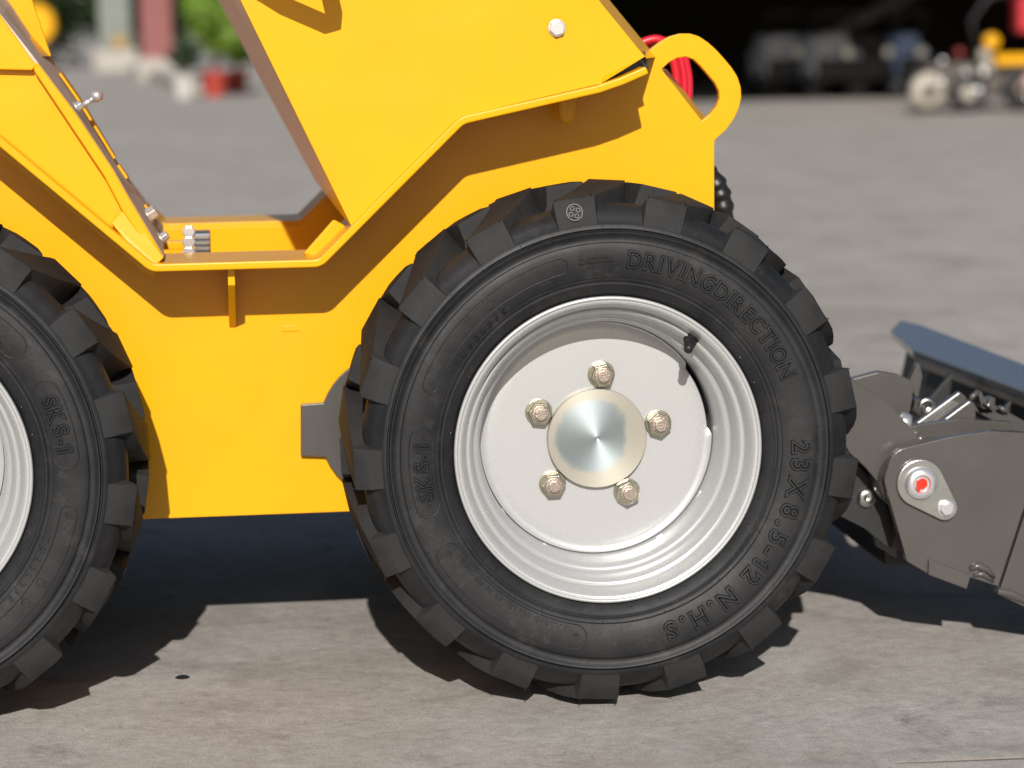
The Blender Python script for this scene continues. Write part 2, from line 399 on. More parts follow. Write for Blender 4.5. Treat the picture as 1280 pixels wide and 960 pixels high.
def lug_mesh(mirror=False):
    #           theta  r_top   y_top    half   r_base  y_base
    st = [(0.0, .2472, -.1034, 4.85, .2450, -.0980),
          (0.0, .2620, -.1012, 4.75, .2560, -.0900),
          (0.15, .2776, -.0945, 4.65, .2600, -.0800),
          (3.4, .2806, -.0760, 4.65, .2620, -.0700),
          (6.0, .2826, -.0540, 4.55, .2610, -.0520),
          (9.4, .2864, -.0140, 4.40, .2590, -.0140),
          (11.2, .2880, .0190, 4.15, .2585, .0230)]
    v, f = [], []
    for i, (th, rt, yt, h, rb, yb) in enumerate(st):
        rm, ym = rb+(rt-rb)*.35, yb+(yt-yb)*.35
        hb = h+(.7, 1.3, 2.2, 2.2, 2.0, 1.9, 1.7)[i]; hm = h+(.3, .5, .8, .8, .8, .7, .6)[i]
        for (d, r, y) in ((-hb, rb, yb), (-hm, rm, ym), (-h, rt, yt), (h, rt, yt), (hm, rm, ym), (hb, rb, yb)):
            p = polar(th+d, r, y)
            if mirror: p.y = -p.y
            v.append(p)
    for i in range(len(st)-1):
        for j in range(5):
            f.append((i*6+j, i*6+j+1, i*6+6+j+1, i*6+6+j))
    f.append(tuple(range(6))); k = (len(st)-1)*6; f.append(tuple(k+j for j in reversed(range(6))))
    me = fixn(mesh('tread_lug', v, f))
    bm = bmesh.new(); bm.from_mesh(me); bm.edges.ensure_lookup_table()
    es = []
    for e in bm.edges:
        if len(e.link_faces) == 2 and e.calc_face_angle() > R(24):
            if min((p.co.x**2+p.co.z**2)**.5 for p in e.verts) > .262: es.append(e)
    bmesh.ops.bevel(bm, geom=es, offset=.0014, segments=2, profile=.6, affect='EDGES')
    bm.to_mesh(me); bm.free()
    me.materials.append(RUBD)
    for p in me.polygons: p.use_smooth = True
    me.set_sharp_from_angle(angle=R(20))
    return me

_chars = {}
def char_mesh(ch, outline, thick):
    key = (ch, outline, thick)
    if key in _chars: return _chars[key]
    if ch == '1' and outline:
        P = [(.20, 0), (.36, 0), (.36, .70), (.24, .70), (.05, .56), (.05, .43), (.20, .53)]; Q = []
        for a, b in zip(P, P[1:]+P[:1]): Q += [(a[0]+(b[0]-a[0])*t, a[1]+(b[1]-a[1])*t, 0) for t in (0.02, .5, .98)]
        vv, ff = tube_data(Q, thick, 6, True); _chars[key] = ([tuple(p) for p in vv], ff); return _chars[key]
    cu = bpy.data.curves.new('c', 'FONT'); cu.body = ch; cu.size = 1.0; cu.resolution_u = 3
    if outline:
        cu.fill_mode = 'NONE'; cu.offset = .018; cu.bevel_depth = thick; cu.bevel_resolution = 1
    else:
        cu.extrude = thick; cu.offset = .012
    ob = bpy.data.objects.new('c', cu); col.objects.link(ob)
    dg = bpy.context.evaluated_depsgraph_get(); dg.update()
    me = bpy.data.meshes.new_from_object(ob.evaluated_get(dg))
    vv = [tuple(x.co) for x in me.vertices]; ff = [tuple(p.vertices) for p in me.polygons]
    bpy.data.objects.remove(ob); bpy.data.curves.remove(cu); bpy.data.meshes.remove(me)
    _chars[key] = (vv, ff); return vv, ff
def arc_text(txt, a0, a1, rmid, height, outline=True, thick=.062, wide=1.0, lift=.0004):
    """letters standing outwards along an arc, clockwise from a0 to a1 (degrees from the top, centres of first and last)"""
    out = []
    ws = []
    for ch in txt:
        if ch == ' ': ws.append(.30); continue
        vv, ff = char_mesh(ch, outline, thick); ws.append(max(p[0] for p in vv)-min(p[0] for p in vv))
    span = sum(ws)-ws[0]/2-ws[-1]/2; s = height/.70
    tot = R(a1-a0)*rmid/(s*wide); gap = (tot-span)/(len(txt)-1)
    pos = 0.0
    for i, ch in enumerate(txt):
        if i: pos += ws[i-1]/2+gap+ws[i]/2
        if ch == ' ': continue
        vv, ff = char_mesh(ch, outline, thick)
        x0 = min(p[0] for p in vv); x1 = max(p[0] for p in vv); cx = (x0+x1)/2
        T = R(a0)+pos*s*wide/rmid; o = Vector((math.sin(T), 0, math.cos(T))); tn = Vector((math.cos(T), 0, -math.sin(T)))
        nv = []
        for p in vv:
            q = o*(rmid+(p[1]-.35)*s)+tn*((p[0]-cx)*s*wide)
            r = (q.x**2+q.z**2)**.5
            nv.append(Vector((q.x, side_y(r)-p[2]*s*1.5-lift, q.z)))
        out.append((nv, ff))
    return out
def pill(a0, a1, r0, r1, rad=.0007):
    pts = []; rm = (r0+r1)/2; hr = (r1-r0)/2; dc = math.degrees(hr/rm)
    n = 26
    for i in range(n+1): pts.append((a0+dc+(a1-a0-2*dc)*i/n, r1))
    for i in range(1, 9):
        t = math.pi*i/9; pts.append((a1-dc+dc*math.sin(t), rm+hr*math.cos(t)))
    for i in range(n+1): pts.append((a1-dc-(a1-a0-2*dc)*i/n, r0))
    for i in range(1, 9):
        t = math.pi*i/9; pts.append((a0+dc-dc*math.sin(t), rm-hr*math.cos(t)))
    return tube_data([polar(a, r, side_y(r)) for a, r in pts], rad, 6, True)
def ring_at(a, r, s, rad=.0006, n=16):
    c = polar(a, r, 0); return tube_data([Vector((c.x+s*math.cos(t*2*math.pi/n), 0, c.z+s*math.sin(t*2*math.pi/n))) + Vector((0, side_y(r), 0)) for t in range(n)], rad, 5, True)

STUD = mat('stud_zinc', (0.46, 0.37, 0.32), 0.36, metal=.9, bump=.5, bscale=700, var=.4, vscale=150, var_col=(.44, .43, .36))
def make_wheel(parent):
    # disc with hub seat and vent gap, joined with the stepped barrel into one wheel
    prof = [(.1630, -.078), (.1655, -.0865), (.1678, -.0905), (.1688, -.0925), (.1686, -.0945), (.1674, -.0957), (.1658, -.0958), (.1649, -.0950), (.1644, -.0936), (.1637, -.0934),
            (.1628, -.0936), (.1612, -.0927), (.1595, -.0906), (.1578, -.0875), (.1562, -.0835), (.1550, -.0790), (.1542, -.0752), (.1535, -.0732), (.1526, -.0728), (.1519, -.0736),
            (.1510, -.0736), (.1494, -.0724), (.1478, -.0697), (.1464, -.0655), (.1452, -.0600), (.1444, -.0540), (.1438, -.0500), (.1427, -.0482), (.1405, -.0474), (.1383, -.0460), (.1366, -.0425), (.1350, -.0380),
            (.1322, -.0120), (.1318, .010), (.1330, .060), (.150, .070), (.1655, .088), (.1685, .092), (.1600, .094), (.1480, .0740), (.1280, .065), (.1270, .0)]
    v1, f1 = lathe_data(prof, 128)
    n = 120; rings = [.0300, .0560, .0900, .1120, .1215, .1262]
    ys = [-.0030, -.0034, -.0034, -.0032, -.0030, -.0022]
    v2, f2 = [], []
    for i in range(n):
        a = 360.0*i/n
        for r, y in zip(rings, ys): v2.append(polar(a, r, y))
        gap = 52 < a < 88
        v2.append(polar(a, .1275 if gap else .1310, .0015 if gap else -.0060)); v2.append(polar(a, .1275 if gap else .1322, .006))
    k = len(rings)+2
    for i in range(n):
        j = (i+1) % n
        for q in range(k-1): f2.append((i*k+q, i*k+q+1, j*k+q+1, j*k+q))
    v, f = join([(v1, f1), (v2, f2)])
    me = fixn(mesh('wheel', v, f)); wheel = link('wheel', me, RIM, parent, smooth=True); me.set_sharp_from_angle(angle=R(58))
    wheel['label'] = 'silver painted steel wheel with five nuts and lugged black tyre'
    # weld beads round the disc seat
    for a0, a1 in ((118, 124), (146, 152), (176, 178), (205, 209), (232, 236)):
        multi('weld_bead', [tube_data([polar(a0+(a1-a0)*i/6, .1335+random.uniform(-.0006, .0006), -.0150) for i in range(7)], [.0008, .0018, .0022, .0018, .0023, .0016, .0008], 8)], RIM, wheel, smooth=True)
    # tyre carcass
    half = TYRE_SIDE+TREAD
    full = half+[(r, -y) for r, y in reversed(half[:-1])]
    lathe('tyre', full, RUBB, wheel, n=180)
    ln, lf = lug_mesh(False), lug_mesh(True)
    for i in range(17):
        for me, off in ((ln, 0.0), (lf, 10.59)):
            o = bpy.data.objects.new('tread_lug', me); col.objects.link(o); o.parent = wheel
            o.rotation_euler = (0, R(-7.6+off+21.176*i), 0)
    # moulded lettering
    for args, kw in ((('DRIVINGDIRECTION', 7.6, 66.3, .2105, .0170), dict(wide=.92)), (('23X8.5-12 N.H.S', 90.2, 162, .2095, .0190), dict(wide=1.0)), (('SKS-1', 258.8, 273.4, .2045, .0165), dict(wide=.95)),
                     (('0242220026', 351.2, 360.6, .2105, .0065), dict(outline=False, thick=.10, wide=.85)), (('MAX.LOAD 800 LBS AT 36 PSI COLD', 193.5, 235.5, .1975, .0052), dict(outline=False, thick=.10)), (('TUBELESS', 302, 324, .1935, .0058), dict(outline=False, thick=.12, wide=1.2))):
        o = multi('raised_lettering', arc_text(*args, **kw), RUBB, wheel, smooth=True); o['kind'] = 'stuff'
    for a in ((290.2, 347.5, .2010, .2185), (252.2, 279.6, .1925, .2185), (188.0, 243.0, .1925, .2195)): multi('raised_border', [pill(*a)], RUBB, wheel, smooth=True)
    for a, r in ((344.0, .2095), (293.2, .2095), (276.7, .2055), (255.6, .2055), (239.5, .2060), (191.4, .2050)):
        o = multi('round_symbol', [ring_at(a, r, .0034), ring_at(a, r, .0014, .0005, 8)], RUBB, wheel, smooth=True); o['kind'] = 'stuff'
    for a in (314.3, 321.6):
        o = multi('moulded_symbol', [ring_at(a, .2150, .0030), ring_at(a+.4, .2085, .0045), tube_data([polar(a+d, .203+.004*q, side_y(.205)) for q, d in enumerate((0, 1.2, -.6, .9))], .0007, 5)], RUBB, wheel, smooth=True); o['kind'] = 'stuff'
    # mould spews: short hairs and dots
    S = []
    rr = random.Random(3)
    for i in range(34):
        a = i*10.59+3
        S.append(tube_data([polar(a, .1740, side_y(.174)+.0005), polar(a+rr.uniform(-.4, .4), .1742, side_y(.174)-.0022)], .0006, 5))
        if i % 2: S.append(tube_data([polar(a, .1875, side_y(.1875)+.0005), polar(a, .1875, side_y(.1875)-.0014)], .0007, 5))
    for i in range(17):
        a = -7.6+21.176*i
        S.append(tube_data([polar(a+6, .2448, side_y(.2448)+.0005), polar(a+6, .2449, side_y(.2448)-.0010)], .0010, 6))
        for d, rl in ((-4.2, .2768), (4.2, .2768)):
            if rr.random() < .75:
                p = polar(a+d, rl, -.0942); e = polar(a+d+rr.uniform(-.6, .6), rl+rr.uniform(.001, .004), -.0942-rr.uniform(.002, .0045)); S.append(tube_data([p, e], [.0007, .0004], 5))
    spew = multi('rubber_spew', S, BLACKR, wheel); spew['kind'] = 'stuff'
    # stamp on the top lug
    st = []
    c = polar(-7.9, .2625, -.1012)
    def onlug(x, z): return Vector((c.x+x, -.1017+(z*.36), c.z+z))
    st.append(tube_data([onlug(.0085*math.cos(t/20*2*math.pi), .0085*math.sin(t/20*2*math.pi)) for t in range(20)], .00055, 5, True))
    for k in range(4):
        a = k*math.pi/2+.5; st.append(tube_data([onlug(.0045*math.cos(a)+.0022*math.cos(t/8*2*math.pi), .0045*math.sin(a)+.0022*math.sin(t/8*2*math.pi)) for t in range(8)], .0005, 5, True))
    multi('stamp_mark', st, mat('pale_stamp', (.20, .19, .18), .6), wheel, smooth=True)
    # hub cap
    lathe('hub_cap', [(0, -.0105), (.0010, -.0108), (.0022, -.0118), (.0030, -.0118), (.0200, -.0118), (.0400, -.0118), (.0548, -.0118), (.0552, -.0118), (.0559, -.0110), (.0560, -.0104), (.0560, -.0030)], CAP, wheel, n=96)
    # wheel nuts
    for i, a in enumerate((5.0, 79.0, 151.5, 224.5, 295.5)):
        c = polar(a, .0715, -.0034); A = Vector((0, -1, 0))
        nut = multi('wheel_nut', [cyl_data(c, .0155, .0028, A, 28, .0150), hexnut_data(c+A*.0028, .0140, .0110, rot0=R((11, 40, 25, 3, 52)[i]))], ZINCY, wheel, bevel=.0005)
        lathe_like = cyl_data(c+A*.0135, .0096, .0018, A, 24, .0092); stud = cyl_data(c+A*.0150, .0066, .0055, A, 20)
        multi('stud', [lathe_like, stud], STUD, wheel, bevel=.0006)
    # valve stem
    b = polar(39.5, .1520, -.0660); ax = (polar(39.5, .1330, -.1000)-b).normalized()
    v, f = [], []
    q1 = ax.orthogonal().normalized(); q2 = ax.cross(q1); prof = [(.0085, -.004), (.0088, .003), (.0082, .0065), (.0062, .0080), (.0060, .0160), (.0062, .0170), (.0052, .0190), (.0050, .0265), (.0036, .0285), (.0, .0285)]
    for i in range(20):
        t = 2*math.pi*i/20
        for r, h in prof: v.append(b+ax*h+q1*r*math.cos(t)+q2*r*math.sin(t))
    for i in range(20):
        j = (i+1) % 20
        for q in range(len(prof)-1): f.append((i*10+q, i*10+q+1, j*10+q+1, j*10+q))
    vsme = fixn(mesh('valve_stem', v, f)); link('valve_stem', vsme, BLACKR, wheel, smooth=True)
    return wheel
def copy_part(o, parent):
    c = o.copy(); col.objects.link(c); c.parent = parent
    for ch in [x for x in bpy.data.objects if x.parent == o]:
        d = ch.copy(); col.objects.link(d); d.parent = c
    return c

WB, WZ = .783, .288
loader = thing('compact_loader', 'bright yellow compact loader standing on lugged black tyres with silver wheels', 'loader', (0, 0, 0))
wheel = make_wheel(loader); wheel.location = (0, 0, WZ)
kids = [x for x in bpy.data.objects if x.parent == wheel]
def wheel_copy(loc, rot):
    c = wheel.copy(); col.objects.link(c); c.parent = loader; c.location = loc; c.rotation_euler = rot
    for k in kids:
        d = k.copy(); col.objects.link(d); d.parent = c
    return c
wheel_copy((-WB, 0, WZ), (0, R(169.5), 0))
YFAR = .745
wheel_copy((0, YFAR, WZ), (0, 0, R(180)))
wheel_copy((-WB, YFAR, WZ), (0, R(40), R(180)))
axle = lathe('axle_tube', [(0, .02), (.045, .02), (.045, YFAR-.02), (0, YFAR-.02)], DARKIN, loader, n=32, c=(0, 0, WZ))
ax2 = axle.copy(); col.objects.link(ax2); ax2.parent = loader; ax2.location = (-WB, 0, 0)

# ------------------------------------------------------------------ loader frame
YP, YP1, YO = .145, .157, .027        # side plate faces, outer edge of the fender flange
ZB = .1845
fl = [(-170, 43), (188, 340), (402, 334), (580, 155), (750, 116), (779, 106), (811, 92)]
flw = UP(fl, YO)
flr = rnd(flw, [0, .022, .022, .020, .012, .012, 0], 5, closed=False)
def offset_path(path, d):
    out = []
    for i, p in enumerate(path):
        p = Vector(p); a = Vector(path[max(i-1, 0)]); b = Vector(path[min(i+1, len(path)-1)])
        t1 = (p-a) if i > 0 else (b-p); t2 = (b-p) if i < len(path)-1 else (p-a)
        t1.normalize(); t2.normalize(); n1 = Vector((-t1.y, t1.x)); n2 = Vector((-t2.y, t2.x)); m = (n1+n2).normalized()
        out.append(tuple(p+m*(d/max(.3, m.dot(n1)))))
    return out
flt = offset_path(flr, .0085)
plate('fender_flange', flr+flt[::-1], YO, YP1+.001, YELLOW, loader, bevel=.0018)
# the far side's flange
FY0 = .600
plate('fender_flange', flr+flt[::-1], FY0, .718, YELLOW, loader, bevel=.0018)
# side plate with its lifting eye
eye_o = [(760+x/4, 30+y/4) for x, y in ((178, 250), (176, 170), (215, 125), (260, 90), (310, 62), (360, 48), (410, 48), (455, 62), (500, 92), (540, 128), (580, 172), (620, 220), (648, 265), (664, 315), (667, 365), (655, 420), (630, 475), (592, 528), (552, 563), (534, 580))]
eye_h = [(760+x/4, 30+y/4) for x, y in ((268, 226), (305, 192), (345, 170), (390, 163), (430, 178), (465, 212), (500, 253), (535, 295), (555, 335), (557, 375), (540, 415), (510, 450), (470, 484))]
XR = U(893, 248, YP)[0]
fi = offset_path(flr, .003)
top = fi[:]                                   # left to right along the flange
outline = [(-1.15, ZB), (-1.15, top[0][1]+.02)] + top[:-1] + UP(eye_o, YP) + [(XR, .60), (XR, ZB)]
plate('side_plate', outline, YP, YP1, YELLOW, loader, holes=[UP(eye_h, YP)], bevel=.0010)
plate('side_plate', [(-1.15, ZB), (-1.15, top[0][1]+.02)] + top[:-1] + [(XR, .70), (XR, ZB)], FY0-.002, FY0+.010, YELLOW, loader, bevel=.0010)
box('belly_plate', ((-1.15+XR)/2, (YP1+FY0)/2, ZB+.010), (XR+1.15-.01, FY0-YP1-.006, .008), DARKIN, loader)
box('front_cross_plate', (XR-.01, (YP1+FY0)/2, .36), (.012, FY0-YP1-.006, .33), YELLOW, loader)
box('shade_box', (.235, (YP1+FY0)/2+.02, .20), (.13, FY0-YP1-.06, .12), DARKIN, loader, bevel=.01)  # added box, mostly hidden, that casts shade on the ground behind the wheel
# gusset under the step
gx = U(289, 340, .05)[0]; gz = flw[1][1]
gv = []
for dx in (-.0040, .0040):
    for (y, z) in ((.046, gz+.001), (.046, gz-.019), (.1445, gz-.078), (.1445, gz+.001)): gv.append((gx+dx, y, z))
link('gusset', fixn(mesh('gusset', gv, [(0, 1, 2, 3), (7, 6, 5, 4), (0, 4, 5, 1), (1, 5, 6, 2), (2, 6, 7, 3), (3, 7, 4, 0)])), YELLOW, loader, bevel=.0010)
for s_ in (-1, 1): tube('weld_bead', [(gx+s_*.005, y, gz-.0005) for y in (.05, .07, .09, .11, .13)], [.002, .003, .0024, .0032, .002], YELLOW, loader, n=8)
# small raised label plate
a = U(352, 407, YP); b = U(373, 414, YP)
box('name_tag_plate', ((a[0]+b[0])/2, YP-.0005, (a[1]+b[1])/2), (abs(b[0]-a[0]), .0016, abs(a[1]-b[1])), YELLOW, loader, bevel=.0005)
# clip below the front flange
cp = UP([(697, 122), (722, 118), (716, 152), (706, 156), (699, 148)], .09)
plate('cable_clip', cp, .085, .105, YELLOW, loader, bevel=.003)
# grey round cover with tab behind the wheel
pts = []
c = U(492, 534, YP-.01)
tabp = UP([(376, 506), (376, 570), (402, 573)], YP-.01); tabq = UP([(402, 503)], YP-.01)
r0 = c[0]-U(399, 535, YP-.01)[0]
a_top = math.atan2(tabq[0][1]-c[1], tabq[0][0]-c[0]); a_bot = math.atan2(tabp[2][1]-c[1], tabp[2][0]-c[0])
n = 40; a0 = a_bot; a1 = a_top
if a1 < 0: a1 += 2*math.pi
if a0 < 0: a0 += 2*math.pi
arc = [(c[0]+r0*math.cos(t), c[1]+r0*math.sin(t)) for t in [a0+((a1-a0) % (2*math.pi) if (a1-a0) > 0 else (a1-a0+2*math.pi))*i/n for i in range(n+1)]]
plate('grey_cover_plate', arc+[tabp[0], tabp[1]][::1], YP-.010, YP-.0005, GREYP, loader, bevel=.0012)

# ------------------------------------------------------------------ hood
YH = .043
def lerp2(a, b, t): return (a[0]+(b[0]-a[0])*t, a[1]+(b[1]-a[1])*t)
hb = offset_path(flr, .0085)
def above(px, py): return U(px, py, YH)
hl = [(222, -160), (441, 286), (574, 146), (640, 130), (752, 104), (755, 95), (694, 0), (591, -160)]
v = [Vector((*U(x, y, YH)[:1], YH, U(x, y, YH)[1])) for x, y in hl]
for (x, y, dy) in ((752.8, 103.2, .0006), (806, 71, .0045), (748, 0, .0045), (618, -160, .0045)):
    v.append(Vector((U(x, y, YH)[0], YH+dy, U(x, y, YH)[1])))
f = [(0, 1, 2, 3, 4, 5, 6, 7), (5, 8, 9, 10, 11, 7, 6)]
o = link('hood', mesh('hood', v, f), YELLOW, loader)
m_ = o.modifiers.new('thickness', 'SOLIDIFY'); m_.thickness = .005; m_.offset = 0.0
plate('gap_shade_plate', UP([(738, 108), (757, 94), (806, 64), (811, 84), (752, 114)], YH+.02), YH+.020, YH+.026, BLACKR, loader, bevel=0)  # added black plate standing in for shade in the gap under the fold
# front cowl: sloping return behind the fold
p0, p1, p2 = D3(808, 73, YH+.006), D3(748, 0, YH+.006), D3(618, -160, YH+.006)
q = Vector((.030, .105, 0)); q2 = Vector((.036, .56, 0))
v = [p0, p1, p2, p0+q, p1+q, p2+q, p0+q2, p1+q2, p2+q2]
link('cowl', mesh('cowl', v, [(0, 3, 4, 1), (1, 4, 5, 2), (3, 6, 7, 4), (4, 7, 8, 5)]), YELLOW, loader)
# sloping cross panel seen through the lifting eye
p0, p1 = D3(829, 92, YP1+.002), D3(880, 156, YP1+.002)
q = Vector((.0155, .06, .004)); q2 = Vector((.02, .42, .004)); d = Vector((-.006, 0, -.005))
v = [p0, p1, p0+q, p1+q, p0+q2, p1+q2]; v += [x+d for x in v]
link('front_slope_panel', fixn(mesh('front_slope_panel', v, [(0, 1, 3, 2), (2, 3, 5, 4), (6, 8, 9, 7), (8, 10, 11, 9), (0, 2, 8, 6), (2, 4, 10, 8), (1, 7, 9, 3), (3, 9, 11, 5), (0, 6, 7, 1), (4, 5, 11, 10)])), YELLOW, loader)
# end wall of the hood facing the step, far side and top
e0, e1 = D3(221, -160, YH+.004), D3(440, 285, YH+.004); f0, f1 = D3(186, -160, .60), D3(394, 226, .60)
v = [e0, e1, f1, f0]; dd = Vector((.006, 0, 0)); v += [x+dd for x in v]
link('hood_end_wall', fixn(mesh('hood_end_wall', v, [(0, 1, 2, 3), (4, 7, 6, 5), (0, 4, 5, 1), (1, 5, 6, 2), (2, 6, 7, 3), (3, 7, 4, 0)])), YELLOW, loader)
zt = e0.z
box('hood_top', ((e0.x+.17)/2-.13, .33, zt+.004), (.56, .60, .008), YELLOW, loader, bevel=.002)
hs = UP([(186, -160), (394, 226), (520, 110), (700, 100), (640, -160)], .60)
plate('hood_far_side', hs, .602, .608, YELLOW, loader)
# hood bolt
bc = D3(696, 35, YH-.0026)
multi('hood_bolt', [cyl_data(bc, .0100, .0018, n=28), hexnut_data(bc+Vector((0, -.0018, 0)), .0092, .0055, rot0=.3)], CHROME, loader, bevel=.0006)
# unseen bent rod above, added to cast the shadow on the hood
YR = YH-.075
hp = [D3(318, -58, YR), D3(345, -42, YR), D3(402, -17, YR), D3(411, -19, YR), D3(411, -30, YR), D3(404, -62, YR), D3(402, -80, YR)]
tube('shadow_rod', [Vector((hp[0].x-.02, YH, hp[0].z+.012))]+hp+[Vector((hp[-1].x, YH, hp[-1].z+.02))], .0095, YELLOW, loader, n=14)
# bright short lip inside the slope
lp = UP([(379, 317), (417, 274), (442, 288), (407, 330)], .090)
plate('inner_lip', lp, .088, .096, YELLOW, loader, bevel=.0025)
# bead along the hood foot
hw = [D3(x, y, YH-.001) for x, y in ((444, 288), (500, 229), (574, 149), (640, 133), (748, 109))]
tube('weld_bead', hw, [.002, .0024, .003, .0024, .002], YELLOW, loader, n=8)

# ------------------------------------------------------------------ console left of the step
YC = .048
slant = [(-120, -130), (0, 18), (46, 77), (92, 138), (142, 213), (157, 240), (204, 320)]
sl2 = [(-75, -130), (19, 0), (66, 72), (101, 124), (148, 204), (180, 247), (204, 281)]
up_side = UP([(-200, -130), (-120, -130), (0, 18), (38, 72), (46, 82), (40, 88), (0, 87), (-200, 84)], YC)
plate('console_upper_side', up_side, YC, YC+.006, YELLOW, loader, bevel=.0015)
lo_side = UP([(-160, 60), (0, 66), (36, 70), (52, 88), (96, 150), (146, 222), (160, 250), (203, 326), (192, 346), (178, 340), (-30, 168), (-160, 60)], YC+.0125)
plate('console_lower_side', lo_side, YC+.0125, YC+.018, YELLOW, loader, bevel=.0015)
# raised rim that follows the slanted edge
rim_o = UP(slant[2:], YC-.002); rim_i = UP([(42, 88), (82, 148), (130, 220), (152, 262), (196, 326)], YC)
plate('console_edge_rim', rim_o+rim_i[::-1], YC-.002, YC+.012, YELLOW, loader, bevel=.0018)
# bright corner gusset at its foot
cg = UP([(158, 258), (205, 322), (196, 331), (178, 327), (138, 279)], YC-.006)
v, f = prism_data(cg, YC-.006, YC+.008)
v[0] = (v[0][0], YC+.002, v[0][2]); v[4] = (v[4][0], YC+.001, v[4][2])
link('console_corner_gusset', fixn(mesh('console_corner_gusset', v, f)), YELLOW, loader, bevel=.0015)
hw = [D3(x, y, YC+.006) for x, y in ((-60, 128), (0, 178), (60, 228), (120, 278), (172, 322))]
tube('weld_bead', hw, [.003, .0035, .003, .0036, .003], YELLOW, loader, n=8)
# slanted panel with slots
A = [D3(x+1, y, YC+.003) for x, y in slant]; B = [D3(x, y, .42) for x, y in sl2]
v, f = [], []
for i in range(len(A)):
    v += [A[i], B[i]]
for i in range(len(A)-1): f.append((2*i, 2*i+1, 2*i+3, 2*i+2))
k = len(v); v += [x+Vector((-.006, 0, -.004)) for x in v]
f += [tuple(k+j for j in reversed(q)) for q in f[:]]
f += [(2*i, 2*i+2, k+2*i+2, k+2*i) for i in range(len(A)-1)]+[(2*i+1, k+2*i+1, k+2*i+3, 2*i+3) for i in range(len(A)-1)]
link('slanted_panel', fixn(mesh('slanted_panel', v, f)), RAW, loader, bevel=.001)
def on_panel(s, t):
    """s along the slope in slant-polyline index, t across (0 near, 1 far)"""
    i = min(int(s), len(A)-2); u = s-i
    return (A[i]*(1-u)+A[i+1]*u)*(1-t)+(B[i]*(1-u)+B[i+1]*u)*t
nrm = (A[4]-A[2]).cross(B[2]-A[2]).normalized()
if nrm.x < 0: nrm = -nrm
for (s0, s1, t0, t1) in ((2.35, 3.9, .62, .80), (4.0, 4.45, .55, .72), (5.25, 5.6, .55, .72)):
    m = 8; v = []; f = []
    for i in range(m+1):
        s = s0+(s1-s0)*i/m
        for t in (t0, t1):
            v.append(on_panel(s, t)+nrm*.0006); 
    v += [x+nrm*.003 for x in v]; k = 2*(m+1)
    for i in range(m):
        f += [(k+2*i, k+2*i+1, k+2*i+3, k+2*i+2), (2*i, 2*i+2, k+2*i+2, k+2*i), (2*i+1, k+2*i+1, k+2*i+3, 2*i+3)]
    f += [(0, k, k+1, 1), (2*m, 2*m+1, k+2*m+1, k+2*m)]
    link('slot_insert', fixn(mesh('slot_insert', v, f)), YELLOW, loader, bevel=.0006)
for s, t, h, r in ((3.0, .22, .006, .0055), (5.45, .42, .010, .0085), (5.9, .36, .008, .006)):
    c0 = on_panel(s, t)
    multi('panel_bolt', [cyl_data(c0, r*1.3, .002, nrm, 20), hexnut_data(c0+nrm*.002, r, h, axis=nrm)], CHROME, loader, bevel=.0006)
c0 = on_panel(3.05, .5)
v, f = join([cyl_data(c0, .0035, .020, nrm, 16), lathe_data([(.0075*math.sin(math.pi*i/12), -.0075*math.cos(math.pi*i/12)) for i in range(13)], 24, tuple(c0+nrm*.024))])
link('panel_knob', fixn(mesh('panel_knob', v, f)), CHROME, loader, smooth=True)
# open pocket at the top
pk = UP([(20, -60), (64, 70), (44, 78), (-20, -60)], .30)
plate('pocket_web', pk, .300, .306, YELLOW, loader)
pk = UP([(-20, -60), (10, -30), (62, 70), (36, 70)], .20)
pv = [D3(38, 72, .06), D3(62, 70, .30), D3(2, 2, .30), D3(-22, -6, .06)]
link('pocket_floor', mesh('pocket_floor', pv, [(0, 1, 2, 3)]), YELLOW, loader)
plate('console_far_side', UP([(-120, 84), (204, 281), (150, 283), (-60, 160)], .43), .43, .436, YELLOW, loader)

# ------------------------------------------------------------------ inside the well
wz0 = flw[2][1]
cb = []
bx0, bx1 = U(243, 300, .36)[0], U(263, 300, .36)[0]; z1 = U(250, 290, .36)[1]; z0 = U(250, 322, .36)[1]-.03
hb_ = box('hinge_block', ((bx0+bx1)/2, .36, (z0+z1)/2), (bx1-bx0, .06, z1-z0), mat('blue_grey_steel', (.17, .18, .21), .4, metal=.5), loader, bevel=.001)
ribs = [box_data(((bx0+bx1)/2, .327, z0+(z1-z0)*(i+.5)/9), (bx1-bx0-.002, .006, (z1-z0)/9*.55)) for i in range(9)]
multi('hinge_rib', ribs, STEEL, hb_)
for py in (289, 302, 315):
    c0 = D3(236, py, .34); multi('hinge_bolt', [cyl_data(c0, .0070, .006, Vector((0, -1, 0)), 18), hexnut_data(c0+Vector((0, -.006, 0)), .0085, .007)], CHROME, loader, bevel=.0006)
box('hinge_arm', (U(222, 306, .38)[0], .38, U(222, 306, .38)[1]), (.035, .02, .010), YELLOW, loader, bevel=.001)
box('well_floor', (-.39, .38, wz0-.075), (.36, .43, .008), YELLOW, loader)

